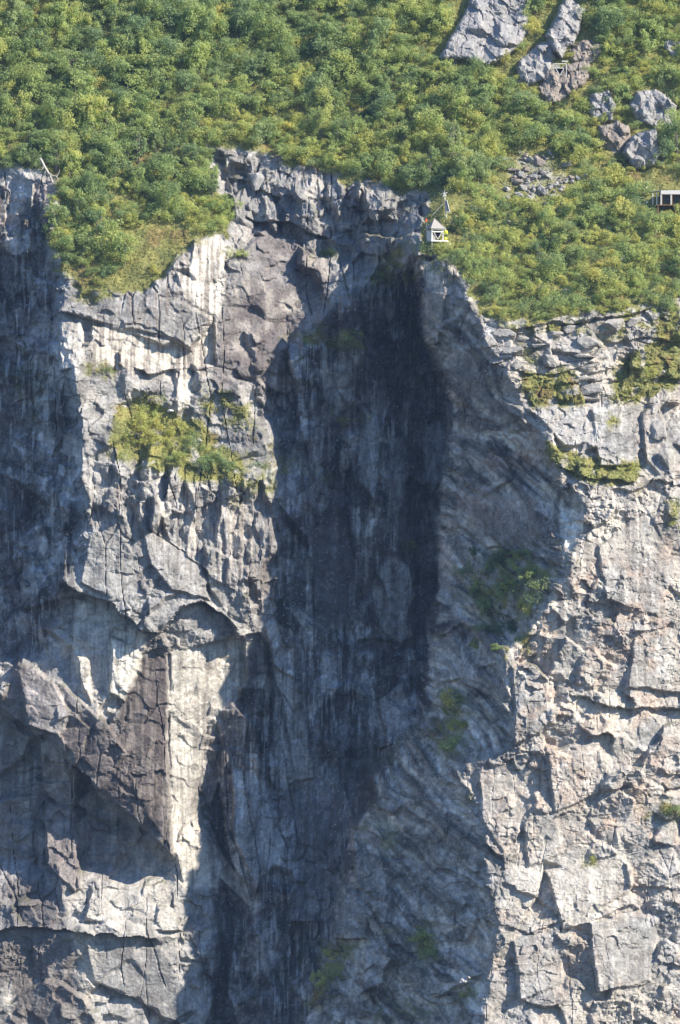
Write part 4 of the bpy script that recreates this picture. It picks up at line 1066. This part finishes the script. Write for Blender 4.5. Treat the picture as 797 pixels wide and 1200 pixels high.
# shrubs and small trees on the cliff's ledges
LEDGE = [
 ('willow_shrub', 502, 297, 0.8, 'low shrub under the left corner of the hut'), ('willow_shrub', 512, 300, 0.75, 'low shrub under the middle of the hut'), ('willow_shrub', 524, 299, 0.8, 'low shrub under the right corner of the hut'),
 ('willow_shrub', 165, 510, 1.3, 'green shrub at the left end of the bushy pillar ledge'), ('willow_shrub', 188, 520, 1.4, 'wide green shrub left of middle on the bushy pillar ledge'),
 ('willow_shrub', 205, 512, 1.2, 'green shrub in the middle of the bushy pillar ledge'), ('willow_shrub', 222, 530, 1.5, 'big green shrub right of middle on the bushy pillar ledge'),
 ('birch_tree', 250, 552, 0.75, 'leafy small birch near the right end of the bushy pillar ledge'), ('birch_tree', 262, 556, 0.7, 'outermost small birch at the right end of the bushy pillar ledge'),
 ('willow_shrub', 236, 548, 1.3, 'green shrub just left of the two small birches on the pillar ledge'), ('willow_shrub', 172, 490, 1.1, 'small shrub at the upper left of the bushy pillar ledge'),
 ('willow_shrub', 205, 540, 0.9, 'low shrub at the lip of the bushy pillar ledge'), ('willow_shrub', 150, 525, 0.8, 'lowest left shrub at the lip of the pillar ledge'),
 ('willow_shrub', 128, 436, 0.7, 'tiny shrub on the small ledge under the white broken face'), ('willow_shrub', 300, 548, 0.7, 'small yellow-green shrub at the shadow border right of the pillar ledge'),
 ('willow_shrub', 180, 322, 0.8, 'small shrub at the lower right end of the wooded tongue'), ('willow_shrub', 283, 300, 0.7, 'small shrub on the brown stained wall below the rock band'),
 ('willow_shrub', 388, 300, 0.9, 'shrub on the rock step above the shaded gully'), ('willow_shrub', 462, 312, 0.9, 'shrub on the turf saddle left of the hut'), ('willow_shrub', 440, 330, 0.8, 'low shrub at the head of the shaded gully'),
 ('birch_tree', 588, 706, 0.85, 'slender birch catching sun on the shaded ridge ledge'), ('birch_tree', 606, 668, 0.85, 'dark birch high on the shaded ridge ledge'), ('birch_tree', 622, 680, 0.8, 'dark birch right of the highest one on the shaded ridge ledge'),
 ('willow_shrub', 612, 712, 1.0, 'pale shrub at the sunlit side of the ridge ledge'), ('willow_shrub', 622, 722, 0.9, 'lowest pale shrub at the sunlit side of the ridge ledge'), ('willow_shrub', 560, 690, 1.2, 'dark shrub at the left of the shaded ridge ledge'),
 ('willow_shrub', 575, 720, 1.2, 'dark shrub under the slender birch'), ('willow_shrub', 596, 690, 1.2, 'dark shrub between the birches of the ridge ledge'), ('birch_tree', 582, 764, 0.7, 'small pointed tree left of the mossy knob on the ridge'),
 ('willow_shrub', 558, 760, 0.8, 'small dark shrub on the ridge flank left of the pointed tree'), ('willow_shrub', 530, 830, 1.3, 'upper dark shrub in the green patch on the shaded ridge flank'), ('willow_shrub', 535, 855, 1.4, 'middle dark shrub in the green patch on the shaded ridge flank'),
 ('willow_shrub', 528, 878, 1.2, 'lowest dark shrub in the green patch on the shaded ridge flank'), ('willow_shrub', 390, 1122, 1.2, 'dark shrub high in the green strip at the gully foot'), ('willow_shrub', 375, 1160, 1.2, 'dark shrub low in the green strip at the gully foot'),
 ('willow_shrub', 495, 1105, 1.2, 'upper dark shrub on the low ridge flank'), ('willow_shrub', 505, 1122, 1.0, 'lower dark shrub on the low ridge flank'), ('willow_shrub', 545, 1170, 0.8, 'yellow-green shrub lit at the foot of the ridge'),
 ('willow_shrub', 788, 615, 1.0, 'shrub in the crack at the right picture edge'), ('willow_shrub', 694, 1012, 0.5, 'tiny shrub on the bare lower right buttress'), ('willow_shrub', 735, 462, 0.8, 'low shrub on the heath patch of the right buttress'),
 ('willow_shrub', 760, 445, 0.9, 'wider low shrub on the heath patch near the right edge'), ('willow_shrub', 670, 540, 0.7, 'low shrub on the heath ledge of the right buttress'), ('willow_shrub', 740, 552, 0.6, 'low shrub at the right end of the heath ledge'),
 ('willow_shrub', 415, 398, 0.8, 'dark shrub on the small step in the upper gully'), ('willow_shrub', 482, 640, 0.7, 'dark shrub on the gully back wall'), ('willow_shrub', 792, 955, 0.8, 'shrub on the lower heath patch at the right edge'),
]
r = random.Random(9)
for kind, u, v, s_, lb in LEDGE:
    p = at(u, v)
    e = plant(kind, r.randrange(7), (p.x, p.y + 0.15, p.z - 0.1), s_, r.uniform(0, 6.28), -0.15)
    tag(e, lb, 'tree' if kind == 'birch_tree' else 'shrub')

for u, v in ((145,515),(158,498),(180,500),(195,530),(212,548),(228,512),(240,530),(252,540),(270,550),(214,524),(168,522),(186,484)):
    p = at(u, v)
    e = plant('willow_shrub', r.choice((0, 1, 2, 4, 6, 7)), (p.x, p.y + 0.15, p.z - 0.1), r.uniform(0.7, 1.0), r.uniform(0, 6.28), -0.15)
    tag(e, 'low fresh green shrub in the thicket on the bushy pillar ledge', 'shrub', 'thicket on the pillar ledge')
for u, v in ((524,78),(540,82),(556,82),(574,84),(592,72),(606,60),(612,102),(624,110),(640,124),(656,122),(672,112),(650,46),(606,92),(696,142),(708,144),(744,146),(758,150),(776,152),(704,182),(718,190),(730,186),(740,196),(754,198),(768,190),(688,80),(520,66),(668,66)):
    p = at(u, v + r.uniform(-3, 4))
    e = plant('willow_shrub', r.randrange(12), (p.x, p.y - 0.9, p.z - 0.5), r.uniform(0.45, 0.75), r.uniform(0, 6.28), -0.1)
    tag(e, 'small shrub growing against the foot of a grey hillside slab', 'shrub', 'shrubs at the feet of the slabs')
for u, v, s_ in ((548,672,.8),(556,700,.9),(566,712,.8),(572,676,.9),(584,660,.8),(590,724,.9),(602,700,.9),(612,690,1.0),(634,690,.8),(600,740,.7),(578,742,.7),(566,738,.8),(628,706,.7),(596,650,.7),(612,652,.7),(556,652,.6)):
    p = at(u, v)
    e = plant('birch_tree' if s_ > .85 else 'willow_shrub', r.choice((3, 7, 11) if s_ > .85 else (5, 11, 3)), (p.x, p.y - 0.1, p.z - 0.1), s_ * (0.7 if s_ > .85 else 1.2), r.uniform(0, 6.28), -0.15)
    tag(e, 'small dark leafy tree in the grove on the shaded ridge shelf' if s_ > .85 else 'dark shrub in the grove on the shaded ridge shelf', 'tree' if s_ > .85 else 'shrub', 'grove on the shaded ridge shelf')
# heath and grass: blades over all turf
g = np.random.default_rng(17)
n = 330000
ii = g.integers(1, nx - 1, n); jj = g.integers(1, nz - 1, n)
kp = g.random(n) < np.clip(turf[ii, jj] * 1.1, 0, 1) * np.where(m_hill[ii, jj] > 0.5, 0.62, 0.5)
ii, jj = ii[kp], jj[kp]
p = VERT.reshape(nx, nz, 3)[ii, jj] + g.normal(size=(len(ii), 3)) * np.array([0.06, 0.02, 0.06])
p = np.repeat(p, 3, 0); m_ = len(p)
p += g.normal(size=(m_, 3)) * np.array([0.12, 0.08, 0.06]) + np.array([0, -0.06, 0.06])
nr = g.normal(size=(m_, 3)) * 0.7 + np.array([0, -0.7, 0.5]); nr /= np.linalg.norm(nr, axis=1, keepdims=True)
va, qa = cards(p, nr, g.uniform(0.07, 0.17, m_), g, 0.6)
me = mesh_np('heath', va, qa, [M['heath']])
tag(link('heath', me), 'yellow-green and rusty heath and grass on hillside and cliff ledges', 'heath', kind='stuff')
print('heath quads', len(qa))

# bleached dead tree
p = at(60, 214); y0 = p.y - 0.9
def pw(u, v, dy=0.0):
    x, z = p2w(u, v, y0 + dy); return Vector((x, y0 + dy, z))
root = empty('dead_tree', pw(61, 213, 1.0))
def local(l): return [q - root.location for q in l]
bm = bmesh.new(); tube(bm, local([pw(47, 185.5, -.3), pw(49.5, 190), pw(52, 195, .1), pw(55, 200, .2), pw(58, 205, .4), pw(61, 213, 1.0)]), [0.20, 0.22, 0.20, 0.18, 0.17, 0.2], 7)
link('trunk', bm_mesh('trunk', bm, M['dead']), root)
for pl, rr in (([pw(57, 203, .3), pw(61, 206, 0), pw(66, 206.5, -.2), pw(67.5, 209, -.2), pw(72, 215, .3)], .12), ([pw(67, 208, -.2), pw(66, 211, 0), pw(63, 213.5, .3)], .09),
               ([pw(51, 194, 0), pw(50, 198, -.2), pw(48, 199, -.2)], .07), ([pw(66.5, 206.5, -.2), pw(69, 203, -.1), pw(70, 199, 0)], .05), ([pw(54, 199, .2), pw(52.5, 203, 0), pw(53, 207, .2)], .06)):
    bm = bmesh.new(); tube(bm, local(pl), [rr * (1 - 0.6 * k / len(pl)) for k in range(len(pl))], 6)
    link('branch', bm_mesh('branch', bm, M['dead']), root)
tag(root, 'bleached white dead tree leaning at the cliff top on the left', 'dead tree')

# ------------------------------------------------------------------ built things
def box(bm, c, s, rz=0.0, mat=None):
    mt = Matrix.Translation(c) @ Matrix.Rotation(rz, 4, 'Z') @ Matrix.Diagonal((s[0], s[1], s[2], 1))
    bmesh.ops.create_cube(bm, size=1, matrix=mt)
def part(name, fn, mat, parent, smooth=False):
    bm = bmesh.new(); fn(bm); return link(name, bm_mesh(name, bm, mat, smooth), parent)
def bar(bm, a, b, r_=0.04, seg=6): tube(bm, [a, b], [r_, r_], seg)
def tri_panel(bm, a, b, c, th=0.03):
    a, b, c = Vector(a), Vector(b), Vector(c); n_ = (b - a).cross(c - a).normalized() * th
    f = [bm.verts.new(q) for q in (a, b, c)]; k_ = [bm.verts.new(q + n_) for q in (a, b, c)]
    bm.faces.new(f); bm.faces.new(k_[::-1])
    for i in range(3): bm.faces.new((f[i], k_[i], k_[(i + 1) % 3], f[(i + 1) % 3]))

def reflector(parent, w, h, dep, top_z, y_):
    """three-sided corner reflector: opening is a triangle on its point"""
    A, B_, T = (-w / 2, y_, top_z), (w / 2, y_, top_z), (0, y_, top_z - h); K = (0, y_ + dep, top_z - h * 0.3)
    part('reflector_panel', lambda bm: tri_panel(bm, A, B_, K), M['dark'], parent)
    part('reflector_panel', lambda bm: tri_panel(bm, A, K, T), M['dark'], parent)
    part('reflector_panel', lambda bm: tri_panel(bm, K, B_, T), M['dark'], parent)
    for a, b in ((A, B_), (B_, T), (T, A)):
        part('reflector_rim', lambda bm: bar(bm, a, b, 0.05), M['white'], parent)

# hut with the pyramid roof
hp = at(510, 283); HY = hp.y - 0.9
hx, hz = p2w(510, 281.8, HY)
hut = empty('hut', (hx, HY, hz), math.radians(22)); hut.scale = (.93, .93, .93)
W = 2.0; H = 1.75
part('floor', lambda bm: box(bm, (.35, 0, -0.10), (W + .95, W + .25, .2)), M['white'], hut)
for sx, sy in ((-.95, -.95), (1.6, -.95), (-.95, .6), (1.6, .6)):
    part('stilt', lambda bm: box(bm, (sx, sy, -.9), (.12, .12, 1.4)), M['grey'], hut)
for sx in (-1, 1):
    for sy in (-1, 1):
        part('post', lambda bm: box(bm, (sx * (W / 2 - .06), sy * (W / 2 - .06), H / 2 + .002), (.13, .13, H)), M['white'], hut)
part('side_wall', lambda bm: box(bm, (-W / 2 - .03, 0, H / 2 - .1), (.05, W - .02, H - .2)), M['white'], hut)
part('back_wall', lambda bm: box(bm, (0, W / 2 + .03, H / 2), (W, .05, H)), M['grey'], hut)
part('lower_panel', lambda bm: box(bm, (-.62, -W / 2 + .03, .42), (.5, .04, .8)), M['grey'], hut)
part('beam', lambda bm: box(bm, (0.12, -W / 2 - .08, H + .04), (W + .5, .12, .2)), M['white'], hut)
part('rail', lambda bm: box(bm, (0, -W / 2 - .06, H - .38), (W, .08, .13)), M['white'], hut)
def roof(bm):
    o_ = W / 2 + .28; b_ = [bm.verts.new((sx * o_, sy * o_, H + .10)) for sx, sy in ((-1, -1), (1, -1), (1, 1), (-1, 1))]
    ap = bm.verts.new((-.1, 0, H + 1.75)); bm.faces.new(b_[::-1])
    for i in range(4): bm.faces.new((b_[i], b_[(i + 1) % 4], ap))
rf = part('roof', roof, M['grey'], hut)
part('ridge_cap', lambda bm: bar(bm, (W / 2 + .28, -W / 2 - .28, H + .12), (-.1, 0, H + 1.77), .04), M['grey'], rf)
part('ridge_cap', lambda bm: bar(bm, (-W / 2 - .28, -W / 2 - .28, H + .12), (-.1, 0, H + 1.77), .04), M['grey'], rf)
reflector(hut, 1.45, 1.15, 0.8, H - .45, -W / 2 - .08)
tag(hut, 'small white hut with grey pyramid roof and dark triangular reflector at the brow', 'hut')

def hat(bm):
    tube(bm, [(0, 0.2, -2.4), (0, 0, .1)], [.035, .03], 6)
mq = at(499.6, 272); mx_, mz_ = p2w(499.6, 258, mq.y - 0.2)
mp = Vector((mx_, mq.y - 0.2, mz_))
mk = empty('marker_post', mp)
part('post', hat, M['steel'], mk)
part('flag', lambda bm: box(bm, (.02, 0, -.02), (.28, .07, .42)), M['orange'], mk)
tag(mk, 'small orange-red marker beside the left edge of the hut roof', 'marker')

# rubble in front of the hut
r = random.Random(31)
for k in range(16):
    u, v = r.uniform(507, 530), r.uniform(284, 291); q_ = at(u, v); s_ = r.uniform(.25, .5)
    o = chunk('rubble_stone', r.choice(['slab_warm', 'scree', 'pale']), r.randrange(8), q_ + Vector((0, -.1, .05)), (s_ * 1.4, s_ * 1.4, s_), (r.uniform(-.4, .4), r.uniform(-.4, .4), r.uniform(0, 6)))
    tag(o, 'broken reddish stone in the rubble in front of the hut', 'stone', 'rubble at the foot of the hut')

# small wind turbine mast with panel and stay
tp = at(524, 252); ty = tp.y - 0.4
tx, tz = p2w(523, 252, ty)
tur = empty('wind_turbine', (tx, ty, tz))
part('pole', lambda bm: tube(bm, [(0, 0, -1.2), (-.12, 0, 1.6), (-.3, 0, 3.15)], [.09, .08, .06], 8), M['white'], tur)
def pan(bm):
    b_ = [(-.22, -.12, 2.15), (.05, -.12, 2.2), (.46, -.3, .45), (-.04, -.3, .4)]
    f = [bm.verts.new(q) for q in b_]; k_ = [bm.verts.new((q[0], q[1] + .1, q[2])) for q in b_]
    bm.faces.new(f); bm.faces.new(k_[::-1])
    for i in range(4): bm.faces.new((f[i], k_[i], k_[(i + 1) % 4], f[(i + 1) % 4]))
pn = part('solar_panel', pan, M['pv'], tur)
part('panel_edge', lambda bm: bar(bm, (.08, -.16, 2.2), (.5, -.34, .45), .06), M['white'], pn)
part('panel_edge', lambda bm: bar(bm, (-.04, -.34, .42), (.5, -.34, .45), .05), M['white'], pn)
part('hub', lambda bm: tube(bm, [(-.33, -.28, 3.2), (-.33, .25, 3.2)], [.11, .08], 8), M['white'], tur)
for k in range(6):
    a = k * math.pi / 3 + .2
    def bl(bm, a=a):
        d = Vector((math.cos(a), 0, math.sin(a))); s_ = Vector((-math.sin(a), .35, math.cos(a))); c = Vector((-.33, -.2, 3.2))
        q = [c + d * .05 + s_ * .05, c + d * .5 + s_ * .055, c + d * .52 - s_ * .03, c + d * .05 - s_ * .05]
        f = [bm.verts.new(x) for x in q]; k_ = [bm.verts.new(x + Vector((0, .03, 0))) for x in q]
        bm.faces.new(f); bm.faces.new(k_[::-1])
        for i in range(4): bm.faces.new((f[i], k_[i], k_[(i + 1) % 4], f[(i + 1) % 4]))
    part('blade', bl, M['white'], tur)
ex, ez = p2w(505.5, 253.5, HY)
part('stay', lambda bm: bar(bm, (-.1, 0, 2.0), (ex - tx, HY - ty, ez - tz), .016, 5), M['steel'], tur)
tag(tur, 'small white six-bladed wind turbine with dark solar panel behind the hut', 'wind turbine')

# upper reflector on the broken rock
q_ = at(656, 90); ry = q_.y - 2.2; rx, rz_ = p2w(656, 89.5, ry)
rf2 = empty('corner_reflector', (rx, ry, rz_), 0.1)
reflector(rf2, 1.3, 1.15, 0.7, 1.25, 0)
part('frame', lambda bm: [bar(bm, a, b, .05) for a, b in (((-1.05, .1, 1.9), (-1.05, .1, 1.1)), ((-1.05, .1, 1.1), (-.65, .02, 1.25)), ((-1.05, .1, 1.9), (1.0, .1, 1.95)), ((1.0, .1, 1.95), (1.05, .1, -.1)))], M['white'], rf2)
part('crossbar', lambda bm: box(bm, (-.5, .12, 1.55), (1.0, .06, .5)), M['grey'], rf2)
part('post', lambda bm: bar(bm, (0, 0, .15), (0, .9, -.7), .06), M['white'], rf2)
part('top_bar', lambda bm: bar(bm, (.35, .1, 2.3), (1.3, .15, 2.3), .08), M['white'], rf2)
tag(rf2, 'dark triangular corner reflector in a white frame on the upper grey rock', 'reflector')

# white shelter at the right edge
q_ = at(780, 238); sy_ = q_.y - 1.8; sx_, sz_ = p2w(786, 240, sy_)
sh = empty('shelter', (sx_, sy_, sz_))
part('roof', lambda bm: box(bm, (.9, .9, 2.0), (5.0, 2.6, .12)), M['grey'], sh)
part('fascia', lambda bm: box(bm, (.95, -.46, 1.86), (4.9, .1, .58)), M['white'], sh)
for px_ in (-1.45, 0.05, 1.6, 3.1):
    part('post', lambda bm: box(bm, (px_, -.42, .75), (.17, .13, 1.64)), M['white'], sh)
    part('post_trim', lambda bm: box(bm, (px_ + .16, -.40, .75), (.09, .08, 1.64)), M['wood'], sh)
for px_, py_ in ((-2.05, .5), (-2.6, 1.3)):
    part('post', lambda bm: box(bm, (px_, py_, .85), (.15, .15, 1.9)), M['white'], sh)
part('side_beam', lambda bm: bar(bm, (-1.5, -.4, 2.02), (-3.1, 1.9, 1.95), .12), M['grey'], sh)
for px_, py_ in ((-1.9, -.4), (.6, -.4), (3.0, -.4), (-1.9, 1.6)):
    part('stilt', lambda bm: box(bm, (px_, py_, -1.2), (.15, .15, 2.1)), M['wood'], sh)
part('back_wall', lambda bm: box(bm, (.9, 2.0, .9), (5.0, .08, 1.9)), M['dark'], sh)
part('floor', lambda bm: box(bm, (.5, .8, -.06), (5.2, 2.8, .12)), M['wood'], sh)
part('rail', lambda bm: box(bm, (.95, -.47, 1.53), (4.8, .05, .07)), M['wood'], sh)
tag(sh, 'flat roofed white shelter with open front at the right picture edge', 'shelter')

# person in high-visibility clothes beside the hut
def skinned(name, vs, es, rads, mat, parent, root=0):
    me = bpy.data.meshes.new(name); me.from_pydata(vs, es, []); o = bpy.data.objects.new(name, me); col.objects.link(o)
    md = o.modifiers.new('skin', 'SKIN'); md.use_smooth_shade = True
    for k, r_ in enumerate(rads):
        me.skin_vertices[0].data[k].radius = (r_, r_); me.skin_vertices[0].data[k].use_root = (k == root)
    o.modifiers.new('sub', 'SUBSURF').levels = 1; o.modifiers['sub'].render_levels = 1
    dg = bpy.context.evaluated_depsgraph_get()
    m2 = bpy.data.meshes.new_from_object(o.evaluated_get(dg)); m2.name = name; m2.materials.clear(); m2.materials.append(mat)
    bpy.data.objects.remove(o)
    n_ = link(name, m2, parent); return n_
pv_ = Matrix.Translation((hx, HY, hz)) @ Matrix.Rotation(math.radians(22), 4, 'Z') @ Vector((1.48, -.55, .002))
per = empty('person', pv_, 0.3)
J = dict(pel=(0,0,.95), ch=(0,-.02,1.25), sh=(0,0,1.42), nk=(0,0,1.52), hd=(0,-.02,1.62), tp=(0,-.02,1.74),
         sl=(-.19,0,1.40), el=(-.26,.02,1.13), wl=(-.24,-.12,.90), hl=(-.23,-.16,.83), sr=(.19,0,1.40), er=(.26,.02,1.13), wr=(.24,-.12,.90), hr=(.23,-.16,.83),
         pl=(-.10,0,.90), kl=(-.12,-.03,.50), al=(-.12,0,.08), fl=(-.13,-.18,.04), pr=(.10,0,.90), kr=(.13,-.02,.50), ar=(.14,.02,.08), fr=(.15,-.16,.04))
def sk(name, chain, rad, mat, parent, root):
    ks = list(rad); ix = {k: i for i, k in enumerate(ks)}
    return skinned(name, [J[k] for k in ks], [(ix[a], ix[b]) for a, b in chain], [rad[k] for k in ks], mat, parent, ix[root])
body = sk('body', [('pel','ch'),('ch','sh'),('sh','nk'),('nk','hd'),('hd','tp'),('sh','sl'),('sl','el'),('el','wl'),('wl','hl'),('sh','sr'),('sr','er'),('er','wr'),('wr','hr'),('pel','pl'),('pl','kl'),('kl','al'),('al','fl'),('pel','pr'),('pr','kr'),('kr','ar'),('ar','fr')],
   dict(pel=.15,ch=.15,sh=.11,nk=.06,hd=.10,tp=.07,sl=.07,el=.05,wl=.035,hl=.04,sr=.07,er=.05,wr=.035,hr=.04,pl=.09,kl=.065,al=.045,fl=.045,pr=.09,kr=.065,ar=.045,fr=.045), M['skin'], per, 'pel')
sk('jacket', [('pel','ch'),('ch','sh'),('sh','sl'),('sl','el'),('el','wl'),('sh','sr'),('sr','er'),('er','wr')], dict(pel=.21,ch=.20,sh=.15,sl=.105,el=.085,wl=.065,sr=.105,er=.085,wr=.065), M['hivis'], per, 'pel')
sk('trousers', [('pel','pl'),('pl','kl'),('pel','pr'),('pr','kr')], dict(pel=.17,pl=.12,kl=.10,pr=.12,kr=.10), M['trouser'], per, 'pel')
sk('gaiters', [('kl','al')], dict(kl=.105,al=.09), M['hivis'], per, 'kl'); sk('gaiters', [('kr','ar')], dict(kr=.105,ar=.09), M['hivis'], per, 'kr')
part('hair', lambda bm: bmesh.ops.create_icosphere(bm, subdivisions=2, radius=1, matrix=Matrix.Translation((0, .02, 1.69)) @ Matrix.Diagonal((.115, .13, .10, 1))), M['hair'], per, True)
tag(per, 'person in bright yellow work clothes standing right of the hut', 'person')

# ------------------------------------------------------------------ air between the camera and the cliff
bm = bmesh.new()
box(bm, (0, -390, 8), (220, 1060, 200))
hz_me = bpy.data.meshes.new('haze'); bm.to_mesh(hz_me); bm.free()
hm = bpy.data.materials.new('haze_air'); hm.use_nodes = True
ht = hm.node_tree
for nd in list(ht.nodes):
    if nd.type == 'BSDF_PRINCIPLED': ht.nodes.remove(nd)
pv = ht.nodes.new('ShaderNodeVolumePrincipled')
pv.inputs['Color'].default_value = (0.42, 0.62, 1.0, 1)
pv.inputs['Density'].default_value = 0.00004
pv.inputs['Anisotropy'].default_value = 0.0
ht.links.new(pv.outputs[0], ht.nodes['Material Output'].inputs['Volume'])
hz_me.materials.append(hm)
tag(link('haze', hz_me), 'thin blue summer haze in the air before the cliff', 'haze', kind='stuff')
